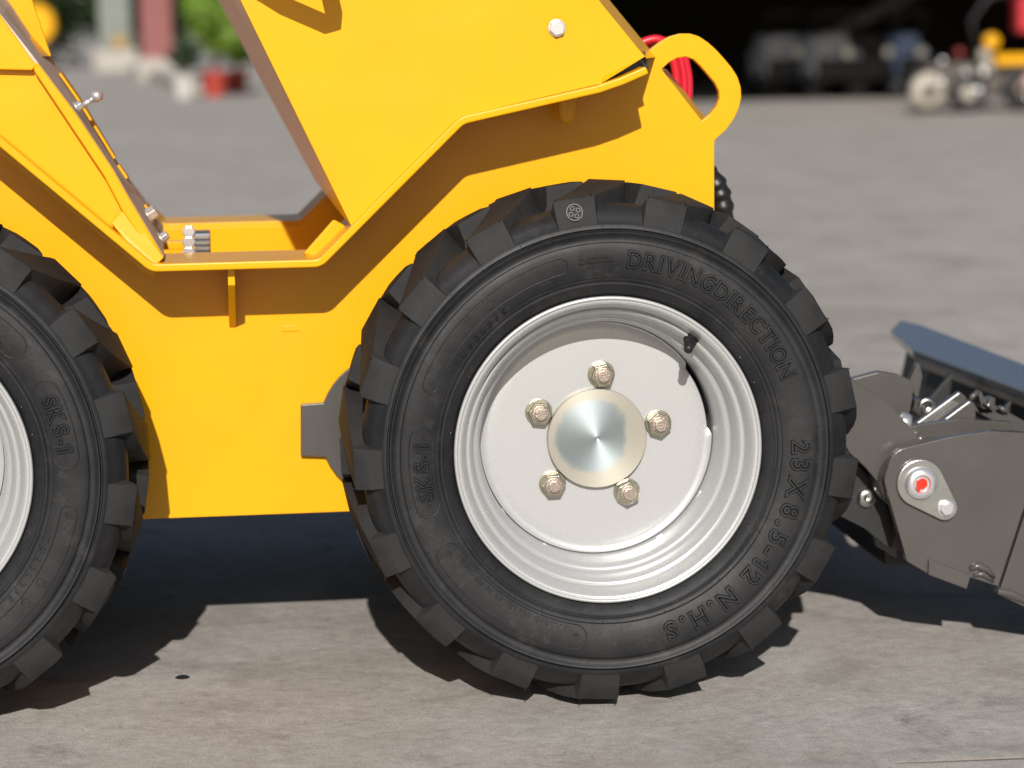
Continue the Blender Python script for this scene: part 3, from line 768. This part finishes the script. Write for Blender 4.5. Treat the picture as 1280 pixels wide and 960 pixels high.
# red hoses and black hose behind the lifting eye
for k, (dx, dy) in enumerate(((0, 0), (9, 3), (15, 6))):
    path = [D3(x+dx*(.4 if y < 60 else 1), y+dy*.4, .30+.012*k) for x, y in ((790, 60), (808, 51), (824, 49), (836, 60), (843, 80), (846, 100), (845, 125), (840, 160))]
    # smooth the path
    sp = []
    for i in range(len(path)-1):
        a_, b_ = path[max(i-1, 0)], path[i]; c_, d_ = path[i+1], path[min(i+2, len(path)-1)]
        for t in (0, .33, .66):
            sp.append(.5*((2*b_)+(c_-a_)*t+(2*a_-5*b_+4*c_-d_)*t*t+(3*b_-a_-3*c_+d_)*t**3))
    sp.append(path[-1])
    tube('red_hose', sp, .0052, HOSER, loader, n=10)
path = [D3(x, y, .24) for x, y in ((880, 214), (893, 226), (899, 238), (903, 252), (905, 270), (905, 300), (900, 340))]
sp = []
for i in range(len(path)-1):
    for t in (0, .25, .5, .75): sp.append(path[i].lerp(path[i+1], t))
tube('black_hose', sp, [.0115+.0022*(i % 4 in (1, 2)) for i in range(len(sp))], BLACKR, loader, n=12)

# ------------------------------------------------------------------ quick coupler, arm and bucket in front
coup = thing('quick_coupler', 'dark grey steel coupler ear with zinc pin plate beside the wheel', 'coupler', (U(1149, 603, .06)[0], .06, 0))
def cm(o):
    o.parent = coup; o.matrix_parent_inverse = Matrix.Translation(-coup.location); return o
YE = .060
ear = rnd(UP([(1104, 596), (1118, 563), (1188, 545), (1240, 539), (1300, 541), (1330, 640), (1262, 752), (1256, 733), (1216, 722), (1160, 716), (1134, 702)], YE), [.02, .03, .01, .02, 0, 0, 0, 0, .002, .002, .004], 5)
ear = rnd(UP([(1105, 600), (1116, 564), (1190, 546), (1240, 539), (1310, 543), (1248, 733), (1214, 722), (1161, 706), (1160, 717), (1134, 702)], YE), [.02, .026, .02, .02, 0, .001, .001, .001, .001, .006], 6)
cm(plate('ear_plate', ear, YE, YE+.014, GREYP, None, bevel=.0014))
ear2 = [(x-.014, z+.001) for x, z in ear]
cm(plate('ear_plate', ear2, YE+.085, YE+.099, GREYP, None, bevel=.0014))
tab_ = UP([(1161, 699), (1213, 719), (1208, 736), (1160, 718)], YE-.004)
cm(plate('stop_tab', tab_, YE-.006, YE+.05, GREYP, None, bevel=.001))
# weld near the ear's lower corner
for ps, rs in ((((1212, 711), (1222, 707), (1234, 712), (1243, 722)), [.003, .0045, .0038, .002]), (((1216, 719), (1228, 717), (1242, 727)), [.002, .004, .002])):
    cm(tube('weld_bead', [D3(x, y, YE-.001) for x, y in ps], rs, GREYP, None, n=8))
ear2 = [(x, min(z, .225)) for x, z in ear2]
o = cm(plate('ear_plate', ear2, .60, .614, GREYP, None, bevel=.0014)); o = cm(plate('ear_plate', ear2, .684, .698, GREYP, None, bevel=.0014))
v, f = lathe_data([(0, .165), (.042, .165), (.042, .598), (0, .598)], 32, (.392, 0, .205)); cm(link('cross_tube', fixn(mesh('cross_tube', v, f)), GREYP, None, smooth=False))
cm(box('shade_block', (.405, .38, .165), (.05, .42, .16), DARKIN, None, bevel=.006))  # added block behind the ear, keeps the ground there in shade
# pin and retainer
pc = D3(1149, 603, YE); bc = D3(1180, 634, YE)
rr1 = U(1178, 603, YE)[0]-pc.x; rr2 = rr1*.52
dv = Vector((bc.x-pc.x, bc.z-pc.z)); L_ = dv.length; an = math.atan2(dv.y, dv.x); al = math.acos((rr1-rr2)/L_)
td = []
for i in range(25):
    t = an+al+(2*math.pi-2*al)*i/24; td.append((pc.x+rr1*math.cos(t), pc.z+rr1*math.sin(t)))
for i in range(13):
    t = an-al+2*al*i/12; td.append((bc.x+rr2*math.cos(t), bc.z+rr2*math.sin(t)))
pp = cm(plate('pin_retainer', td, YE-.0062, YE-.0003, STEEL, None, bevel=.0008))
A = Vector((0, -1, 0)); c0 = pc+A*.0062
def lat(c, prof, n=40):
    v, f = lathe_data([(r, -y) for r, y in prof], n, c); return v, f
v, f = lat(c0, [(.0195, 0), (.0195, .002), (.0175, .0048), (.0128, .0072), (.0108, .0072), (.0096, .0052), (.0092, .0030), (0, .0030)])
o = cm(link('pin_head', fixn(mesh('pin_head', v, f)), CHROME, None, smooth=True)); o.data.set_sharp_from_angle(angle=R(40))
v, f = [], []
rp = random.Random(5)
blob = [(.0068*math.cos(t)*(1+rp.uniform(-.12, .12)), .0068*math.sin(t)*(1+rp.uniform(-.12, .12))) for t in [2*math.pi*i/16 for i in range(16)]]
blob = [(pc.x+x, pc.z+z) for x, z in blob]
cm(plate('red_paint_dot', blob, c0.y-.0042, c0.y-.0028, REDP, None, bevel=.0005))
dr = [(pc.x-.0065, pc.z-.002), (pc.x-.0010, pc.z-.003), (pc.x-.0030, pc.z-.0085), (pc.x-.0060, pc.z-.0110)]
cm(plate('red_paint_run', dr, c0.y-.0075, c0.y-.0070, REDP, None, bevel=.0002))
c1 = bc+A*.0062
cm(multi('retainer_bolt', [cyl_data(c1, .0100, .0018, A, 28), hexnut_data(c1+A*.0018, .0080, .0060, rot0=.2)], CHROME, None, bevel=.0006))
# the neighbouring plate beyond the joint
nb = UP([(1250, 738), (1284, 635), (1330, 500), (1420, 560), (1420, 830), (1300, 768), (1246, 742)], YE-.004)
cm(plate('outer_wing_plate', nb, YE-.004, YE+.012, GREYP, None, bevel=.0012))
cm(multi('weld_bead', [tube_data([D3(x, y, YE-.006) for x, y in ((1247, 739), (1262, 742), (1280, 750), (1300, 762))], [.003, .0048, .0036, .004], 8)], GREYP, None, smooth=True))
# boss between the ears
v, f = lat(D3(1140, 601, YE+.015), [(0, 0), (.036, 0), (.039, -.004), (.039, -.062), (.036, -.066), (0, -.066)], 48)
o = cm(link('pivot_boss', fixn(mesh('pivot_boss', v, f)), GREYP, None, smooth=True)); o.data.set_sharp_from_angle(angle=R(40))

arm = thing('lift_arm', 'dark grey lift arm plates reaching from behind the wheel to the coupler pin', 'lift arm', (U(1085, 560, .12)[0], .12, 0))
def am(o):
    o.parent = arm; o.matrix_parent_inverse = Matrix.Translation(-arm.location); return o
armB = UP([(1000, 400), (1040, 455), (1070, 478), (1106, 503), (1128, 527), (1145, 548), (1158, 572), (1156, 618), (1130, 636), (1104, 614), (1074, 579), (1030, 540), (980, 500)], .110)
am(plate('arm_side_plate', rnd(armB, [0, .01, .01, .02, .02, .02, .02, .02, .02, .01, .01, 0, 0], 4), .085, .100, GREYP, None, bevel=.0014))
armA = rnd(UP([(1000, 470), (1064, 473), (1098, 464), (1122, 468), (1142, 477), (1137, 512), (1127, 530), (1090, 560), (1000, 560)], .20), [0, .01, .02, .02, .01, .01, .01, .0, 0], 4)
am(plate('arm_side_plate', armA, .195, .210, GREYP, None, bevel=.0014))
# pointed rib on top
am(plate('arm_rib', rnd(UP([(1134, 480), (1147, 449), (1152, 470), (1146, 500)], .24), .003, 3), .235, .250, GREYP, None, bevel=.001))
# the bits below the arm behind the wheel
am(plate('lower_link', rnd(UP([(1040, 560), (1072, 580), (1102, 612), (1112, 650), (1116, 690), (1080, 660), (1040, 640)], .13), .006, 3), .125, .160, DARKIN, None, bevel=.001))
c0 = D3(1083, 622, .124); v, f = lat(c0, [(.0115, 0), (.0115, .003), (.0025, .004), (0, .002)], 32)
am(link('link_pin', fixn(mesh('link_pin', v, f)), STEEL, None, smooth=True))
am(tube('silver_pipe', [D3(1062, 606, .14), D3(1080, 590, .14)], .0035, STEEL, None))
am(tube('grease_cup', [D3(1133, 521, .17), D3(1128, 534, .16)], [.008, .011], CHROME, None, n=16))

brk = thing('cylinder_bracket', 'dark grey double plate bracket with bright edges between arm and bucket', 'bracket', (U(1190, 530, .2)[0], .2, 0))
def bm_(o):
    o.parent = brk; o.matrix_parent_inverse = Matrix.Translation(-brk.location); return o
b1 = rnd(UP([(1143, 550), (1212, 499), (1218, 508), (1219, 545), (1210, 575), (1150, 575)], .175), [.002, .004, .008, .01, .005, 0], 4)
bm_(plate('bracket_plate', b1, .170, .182, GREYP, None, bevel=.0016))
b2 = rnd(UP([(1133, 537), (1199, 489), (1208, 497), (1210, 545), (1150, 560)], .215), [.002, .004, .008, .01, 0], 4)
bm_(plate('bracket_plate', b2, .212, .224, GREYP, None, bevel=.0016))
b3 = UP([(1140, 552), (1202, 505), (1204, 511), (1142, 558)], .19)
bm_(plate('bracket_web', b3, .1825, .2115, GREYP, None, bevel=.0005))
bm_(tube('bracket_pin', [D3(1150, 549, .168), D3(1150, 549, .125)], .0085, GREYP, None, n=16))
pz = D3(1182, 548, .13)
bm_(box('bracket_shelf', (pz.x, .135, pz.z-.004), (.050, .06, .008), GREYP, None, bevel=.001))
bm_(tube('cylinder_rod', [D3(1136, 506, .30), D3(1158, 511, .26)], .011, GREYP, None, n=18))
v, f = lat(D3(1158, 508, .262), [(.0115, 0), (.0115, .004), (.006, .005), (.005, .003), (0, .003)], 28)
bm_(link('rod_end', fixn(mesh('rod_end', v, f)), STEEL, None, smooth=True))
# welded bar to the right
bar0, bar1 = D3(1217, 505, .23), D3(1290, 545, .17)
dx_ = (bar1-bar0).normalized(); rot = Matrix((dx_, dx_.orthogonal().normalized(), dx_.cross(dx_.orthogonal().normalized()))).transposed()
bm_(box('cross_bar', (bar0+bar1)/2, ((bar1-bar0).length, .020, .016), GREYP, None, bevel=.002, rot=rot))
for ps in (((1212, 502), (1215, 496), (1222, 490)), ((1230, 504), (1236, 508), (1238, 498)), ((1248, 508), (1254, 512), (1260, 514))):
    bm_(tube('weld_bead', [D3(x, y, .19) for x, y in ps], [.002, .004, .003], GREYP, None, n=8))
bm_(plate('bar_lug', rnd(UP([(1222, 494), (1225, 487), (1229, 499), (1243, 496), (1241, 512), (1226, 510)], .20), .002, 3), .195, .215, GREYP, None, bevel=.001))

bucket = thing('bucket', 'dark grey bucket with broad glossy top rail reflecting the sky', 'bucket', (.65, .4, 0))
def bk(o):
    o.parent = bucket; o.matrix_parent_inverse = Matrix.Translation(-bucket.location); return o
def DX(px, py, X):
    d = _f + _r*((px-CW/2)/F) - _u*((py-CH/2)/F); return CAM + d*((X-CAM.x)/d.x)
XB = .600
fr = [None, DX(1140, 437, XB), DX(1280, 489, XB)]
bx_ = DX(1280, 455, XB+.080)
n_ = Vector((-.13, -.09, 1.0))
def DP(px, py):
    d = _f + _r*((px-CW/2)/F) - _u*((py-CH/2)/F); return CAM + d*((fr[1]-CAM).dot(n_)/d.dot(n_))
ba = [DP(1126, 400), DP(1152, 406), DP(1280, 455)]; fr[0] = DP(1113, 413); fr[2] = DP(1280, 489)
def ext(a, b, y): t = (y-a.y)/(b.y-a.y); return a+(b-a)*t
NE = -.21
fr.append(ext(fr[1], fr[2], NE)); ba.append(ext(ba[1], ba[2], NE))
GLOSS = mat('glossy_grey_paint', (0.10, 0.105, 0.115), 0.16, coat=1.0, bump=0.03, bscale=120, spec=1.0); GLOSS.node_tree.nodes['Principled BSDF'].inputs['Coat IOR'].default_value = 1.9
v = fr+ba; th = Vector((.003, 0, -.013)); v = v+[p+th for p in v]
f = [(0, 1, 5, 4), (1, 2, 6, 5), (2, 3, 7, 6)]; f += [tuple(8+i for i in reversed(q)) for q in f]
rim_ = [0, 1, 2, 3, 7, 6, 5, 4]; f += [(rim_[i], rim_[(i+1) % 8], 8+rim_[(i+1) % 8], 8+rim_[i]) for i in range(8)]
bk(link('top_rail', fixn(mesh('top_rail', v, f)), GLOSS, None, bevel=.0015))
def strip(name, P, Q, m, th):
    v = list(P)+list(Q); k = len(P); v = v+[p+th for p in v]
    f = [(i, i+1, k+i+1, k+i) for i in range(k-1)]; f += [tuple(2*k+i for i in reversed(q)) for q in f]
    rim_ = list(range(k))+[k+i for i in reversed(range(k))]; f += [(rim_[i], rim_[(i+1) % (2*k)], 2*k+rim_[(i+1) % (2*k)], 2*k+rim_[i]) for i in range(2*k)]
    return bk(link(name, fixn(mesh(name, v, f)), m, None, bevel=.001))
lipt = [p+Vector((.004, 0, -.011)) for p in fr[1:]]; lipb = [p+Vector((.004, 0, -.024)) for p in fr[1:]]
strip('rail_lip', lipt, lipb, GREYP, Vector((.012, 0, 0)))
bt = [p+Vector((.030, 0, -.012)) for p in fr]; bb = [Vector((p.x-.02, p.y, .03)) for p in fr]
strip('back_plate', bt, bb, DARKIN, Vector((.012, 0, 0)))  # darker than the grey paint: shade under the rail is in its colour
strip('bucket_floor', [p+Vector((0, 0, .004)) for p in bb], [p+Vector((.47, 0, -.015)) for p in bb], GREYP, Vector((0, 0, -.010)))
for P_ in (0, 3):
    a_, b_ = bb[P_], bt[P_]; y = a_.y
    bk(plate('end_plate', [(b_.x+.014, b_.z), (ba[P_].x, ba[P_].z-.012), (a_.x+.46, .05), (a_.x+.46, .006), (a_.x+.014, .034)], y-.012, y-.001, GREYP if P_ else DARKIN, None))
for y in (.40, .66):
    bk(plate('bucket_rib', [(XB-.004, .06), (XB-.045, .09), (XB-.03, .20), (XB+.015, .25)], y, y+.012, DARKIN, None))
# ------------------------------------------------------------------ background left
def leafmat(name, c, c2):
    m, n, l, b = mknodes(name)
    oi = n.new('ShaderNodeTexCoord'); no = n.new('ShaderNodeTexNoise'); no.inputs['Scale'].default_value = 3.0; l.new(oi.outputs['Object'], no.inputs['Vector'])
    mx = n.new('ShaderNodeMix'); mx.data_type = 'RGBA'; mx.inputs[6].default_value = (*c, 1); mx.inputs[7].default_value = (*c2, 1)
    l.new(no.outputs['Fac'], mx.inputs[0]); l.new(mx.outputs[2], b.inputs['Base Color']); b.inputs['Roughness'].default_value = .5
    return m
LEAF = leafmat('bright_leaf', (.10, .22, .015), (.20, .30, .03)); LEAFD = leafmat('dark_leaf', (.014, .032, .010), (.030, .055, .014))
BARK = mat('bark', (.09, .065, .045), .85, bump=.4, bscale=60)
TERRA = mat('red_pot', (.42, .050, .035), .5, var=.2); CONC = mat('pale_concrete', (.42, .39, .35), .8, bump=.3, bscale=30, var=.2, vscale=4)
WHITEP = mat('white_pot', (.55, .53, .49), .6, var=.15)
def crown(name, c, rx, rz, n, leaf, m, parent, seed, clumps=26):
    r = random.Random(seed); v, f = [], []
    cl = []
    for _ in range(clumps):
        while True:
            p = Vector((r.uniform(-1, 1), r.uniform(-1, 1), r.uniform(-1, 1)))
            if p.length < 1: break
        cl.append((Vector((p.x*rx*.8, p.y*rx*.8, p.z*rz*.8)), r.uniform(.22, .42)))
    for i in range(n):
        q, s = r.choice(cl)
        d = Vector((r.gauss(0, 1), r.gauss(0, 1), r.gauss(0, 1))); d.normalize()
        p = Vector(c)+q+Vector((d.x*rx*s, d.y*rx*s, d.z*rz*s))*(r.random()**.4)
        nn = (d+Vector((r.gauss(0, .6), r.gauss(0, .6), r.gauss(0, .6)+.3))).normalized(); a = nn.orthogonal().normalized(); b = nn.cross(a)
        th = r.uniform(0, 6.28); a, b = a*math.cos(th)+b*math.sin(th), b*math.cos(th)-a*math.sin(th)
        L = leaf*r.uniform(.6, 1.3); k = len(v)
        v += [p-a*L, p-b*L*.45+nn*L*.1, p+a*L, p+b*L*.45+nn*L*.1]; f += [(k, k+1, k+2), (k, k+2, k+3)]
    return link(name, mesh(name, v, f), m, parent)
def pot(name, r0, r1, h, m, parent):
    return lathe(name, [(0, 0), (r0, 0), (r1*.97, h*.86), (r1*1.08, h*.86), (r1*1.08, h), (r1*.95, h), (r1*.92, h*.85), (0, h*.85)], m, parent, n=32, axis='Z')
def plant(px, py, label, potm, pr, ph, rx, rz, hc, n, seed, leafm=LEAF):
    p = G(px, py); t = thing('potted_plant', label, 'plant', p, 'potted plants by the far kerb')
    pot('pot', pr*.72, pr, ph, potm, t)
    v, f = tube_data([(0, 0, ph*.8), (.01, 0, ph+.3*(hc-ph)), (-.02, .01, hc)], [.03, .024, .012], 8); link('trunk', fixn(mesh('trunk', v, f)), BARK, t, smooth=True)
    crown('crown', (0, 0, hc), rx, rz, n, .045, leafm, t, seed)
    return t
plant(268, 121, 'tall bright green shrub in a red pot nearest the yellow hood', TERRA, .17, .30, .42, .50, .98, 5200, 1)
plant(296, 116, 'green shrub in a red pot right behind the tallest shrub', TERRA, .16, .28, .30, .36, .70, 2600, 2, LEAF)
plant(231, 123, 'low dark shrub in a pale concrete pot left of the red pots', WHITEP, .14, .27, .20, .20, .52, 1200, 3, LEAFD)
# red post on its grey base
p = G(198, 100)
t = thing('brick_red_post', 'dull red square post on a grey plinth behind the potted shrubs', 'post', p)
box('post', (0, 0, 1.75), (.50, .50, 2.8), mat('dull_red', (.25, .085, .08), .7, var=.2, vscale=3), t, bevel=.01)
box('plinth', (0, 0, .18), (.64, .64, .36), CONC, t, bevel=.02)
# low kerb wall beside it
a, b = G(172, 92), G(246, 118); d = (b-a); L_ = d.length; rot = Matrix.Rotation(math.atan2(d.y, d.x), 3, 'Z')
o = box('kerb_wall', (0, 0, .08), (L_, .28, .16), CONC, None, bevel=.015, rot=rot); o.location = (a+b)/2; tag(o, 'low grey kerb wall running towards the red post', 'kerb')
# pale cabinet on a concrete block
p = G(146, 90)
t = thing('utility_cabinet', 'pale grey cabinet with an amber plate standing on a concrete block', 'cabinet', p)
box('cabinet_body', (0, 0, 1.05), (.62, .5, 1.15), mat('pale_grey', (.20, .22, .19), .5, var=.3, vscale=4), t, bevel=.02)
box('concrete_block', (0, 0, .23), (.86, .7, .46), CONC, t, bevel=.03)
box('amber_plate', (.09, -.262, .60), (.26, .02, .20), mat('amber', (.35, .20, .02), .5), t, bevel=.004)
# round yellow machine far behind the console
p = G(46, 86)
t = thing('yellow_drum', 'round yellow drum on a dark stand far behind the slanted console', 'drum', p)
v, f = lathe_data([(0, -.35), (.42, -.35), (.46, -.30), (.46, .30), (.42, .35), (0, .35)], 40, (0, 0, 1.0)); link('drum', fixn(mesh('drum', v, f)), YELLOW, t, smooth=False)
box('stand', (0, 0, .28), (.7, .5, .56), DARKIN, t, bevel=.03)
# dark trees
tr = random.Random(11)
spots = [(-9.5, 60), (-6.9, 57), (-4.6, 56), (-2.2, 59), (.4, 58), (2.4, 57)]
names = ['leftmost dark tree beyond the yard', 'dark tree behind the slanted console', 'dense dark tree just left of the pale cabinet', 'dark tree behind the pale cabinet', 'dark tree behind the red post', 'dark tree behind the potted shrubs']
for i, (x, y) in enumerate(spots):
    t = thing('dark_tree', names[i], 'tree', (x, y, 0), 'dark trees beyond the yard')
    v, f = tube_data([(0, 0, 0), (.05, 0, 1.2), (-.1, .1, 2.6), (.1, 0, 4.2)], [.22, .18, .13, .05], 10); link('trunk', fixn(mesh('trunk', v, f)), BARK, t, smooth=True)
    for k in range(5):
        a_ = tr.uniform(0, 6.28); v, f = tube_data([(0, 0, 1.2+.4*k), (math.cos(a_)*.7, math.sin(a_)*.7, 1.9+.4*k), (math.cos(a_)*1.3, math.sin(a_)*1.3, 2.3+.5*k)], [.08, .05, .02], 6); link('limb', fixn(mesh('limb', v, f)), BARK, t, smooth=True)
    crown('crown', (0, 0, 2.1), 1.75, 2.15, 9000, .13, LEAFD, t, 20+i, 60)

# ------------------------------------------------------------------ background right: open shed in shade
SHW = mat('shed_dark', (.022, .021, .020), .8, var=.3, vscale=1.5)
shed = thing('open_shed', 'deep dark open shed across the far side of the yard', 'shed', (17, 28, 0))
def sh(o): o.parent = shed; o.matrix_parent_inverse = Matrix.Translation(-shed.location); return o
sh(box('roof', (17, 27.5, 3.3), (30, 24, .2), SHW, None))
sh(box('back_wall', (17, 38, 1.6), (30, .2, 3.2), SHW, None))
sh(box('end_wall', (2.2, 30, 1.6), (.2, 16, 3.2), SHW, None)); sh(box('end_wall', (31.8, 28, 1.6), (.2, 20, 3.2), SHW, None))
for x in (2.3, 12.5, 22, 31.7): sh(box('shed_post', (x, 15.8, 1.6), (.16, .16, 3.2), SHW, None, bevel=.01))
GM = mat('faded_grey_machine', (.58, .59, .63), .45, var=.3, vscale=3); BM = mat('faded_blue', (.30, .42, .70), .4); BLK = mat('machine_black', (.012, .012, .014), .5)
def trolley(px, py, label, bodym, sx=1.0):
    p = G(px, py); t = thing('parked_machine', label, 'machine', p, 'machines parked in the shed')
    box('body', (0, 0, .34), (.50*sx, .8, .30), bodym, t, bevel=.05); box('hood', (0, .1, .55), (.40*sx, .5, .18), bodym, t, bevel=.05)
    box('front_panel', (0, -.42, .30), (.44*sx, .04, .22), BLK, t, bevel=.01)
    for sx_ in (-1, 1):
        for sy in (-.28, .28):
            v, f = lathe_data([(0, -.06), (.10, -.06), (.13, -.04), (.13, .04), (.10, .06), (0, .06)], 24, (0, 0, 0))
            o = link('wheel', fixn(mesh('wheel', v, f)), BLK, t); o.location = (sx_*.24*sx, sy, .13); o.rotation_euler = (0, 0, R(90))
    v, f = tube_data([(-.16*sx, -.2, .6), (-.2*sx, -.3, .85), (.2*sx, -.3, .85), (.16*sx, -.2, .6)], .02, 8); link('handle_bar', fixn(mesh('handle_bar', v, f)), BLK, t, smooth=True)
    v, f = lathe_data([(0, -.03), (.05, -.03), (.06, 0), (0, .02)], 20, (0, 0, 0)); o = link('lamp', fixn(mesh('lamp', v, f)), STEEL, t); o.location = (.08*sx, -.44, .46)
    return t
trolley(975, 122, 'grey machine in the shed nearest the yellow lifting eye', GM)
trolley(1035, 123, 'grey machine in the shed, second from the lifting eye', GM)
trolley(1085, 122, 'black machine in the shed between the grey and the blue one', BLK)
trolley(1128, 122, 'blue machine in the shed left of the yellow motor tricycle', BM, .7)
bo = tube('boom_pole', [D3(990, 70, 23.5), D3(1150, -14, 23.5)], .07, mat('dull_steel', (.14, .13, .12), .5), None, n=12); tag(bo, 'long slanting dull steel boom inside the dark shed', 'boom')
# sunlit yellow machine at the right edge
p = G(1205, 140); t = thing('small_machine', 'cluttered black and yellow machine with pale round wheel at the right edge', 'machine', p)
PALE = mat('pale_wheel', (.40, .36, .30), .5, var=.3, vscale=12); TAUPE = mat('taupe_iron', (.13, .115, .10), .5, metal=.3, var=.5, vscale=10)
def disc(name, x, z, r, m, y=-.25, tk=.05, hole=0.0):
    v, f = lathe_data([(hole*r, -tk*.6), (r*.8, -tk), (r, -tk*.4), (r, tk*.4), (r*.8, tk), (hole*r, tk*.6)], 28, (0, 0, 0), close=hole > 0)
    o = link(name, fixn(mesh(name, v, f)), m, t, smooth=True); o.location = (x, y, z); return o
disc('wheel', -.39, .19, .15, PALE); disc('hub', -.39, .19, .05, TAUPE, y=-.31); disc('wheel', -.05, .16, .15, BLK, hole=.5); disc('hub', -.05, .16, .07, PALE); disc('wheel', .42, .18, .17, BLK, hole=.5); disc('hub', .42, .18, .08, TAUPE)
box('engine', (-.12, 0, .26), (.50, .36, .30), TAUPE, t, bevel=.04); box('gearbox', (.22, .02, .24), (.34, .3, .24), TAUPE, t, bevel=.04)
box('cargo_bed', (.20, .40, .34), (.9, .4, .10), DARKIN, t, bevel=.02)
disc('lamp', .085, .47, .055, PALE); disc('lamp', .12, .38, .045, PALE); disc('round_cover', .145, .58, .065, YELLOW); disc('tail_lamp', -.08, .49, .04, mat('dim_red', (.16, .012, .012), .5), y=-.1)
box('yellow_bar', (.34, -.22, .43), (.32, .08, .085), YELLOW, t, bevel=.02); box('yellow_step', (.33, -.24, .20), (.13, .06, .12), YELLOW, t, bevel=.02)
disc('end_cap', .46, .25, .06, mat('pale_pink', (.55, .36, .32), .5), y=-.3)
box('red_box', (.50, 0, .80), (.14, .2, .30), mat('red_box', (.5, .02, .03), .5), t, bevel=.02)
v, f = tube_data([(.10, -.1, .40), (.02, -.1, .75), (.16, -.1, .95), (.40, -.1, .98)], .02, 8); link('handle_bar', fixn(mesh('handle_bar', v, f)), BLK, t, smooth=True)
for i in range(8):
    rr_ = random.Random(60+i); lathe('bright_fitting', [(0, -.02), (.016, -.014), (.02, 0), (.016, .014), (0, .02)], CHROME, t, n=12, c=(rr_.uniform(-.35, .5), -.32, rr_.uniform(.04, .55)))

# ------------------------------------------------------------------ small marks on the ground
p = G(228, 847)
v, f = lathe_data([(0, .0022), (.006, .0019), (.0085, .0004)], 18, (0, 0, 0), axis='Z')
o = link('oil_spot', fixn(mesh('oil_spot', v, f)), BLK, None); o.location = (p.x, p.y, 0); tag(o, 'small flat black spot on the concrete between the tyres', 'spot')

a, b = G(1120, 957.5), G(1300, 951)
d = b-a
o = link('joint_filler', mesh('joint_filler', [a+Vector((0, 0, .004)), b+Vector((0, 0, .004)), b+Vector((0, .004, .004)), a+Vector((0, .0015, .004))], [(0, 1, 2, 3)]), mat('sand_filler', (.62, .52, .38), .9, var=.3, vscale=200)); o['kind'] = 'structure'
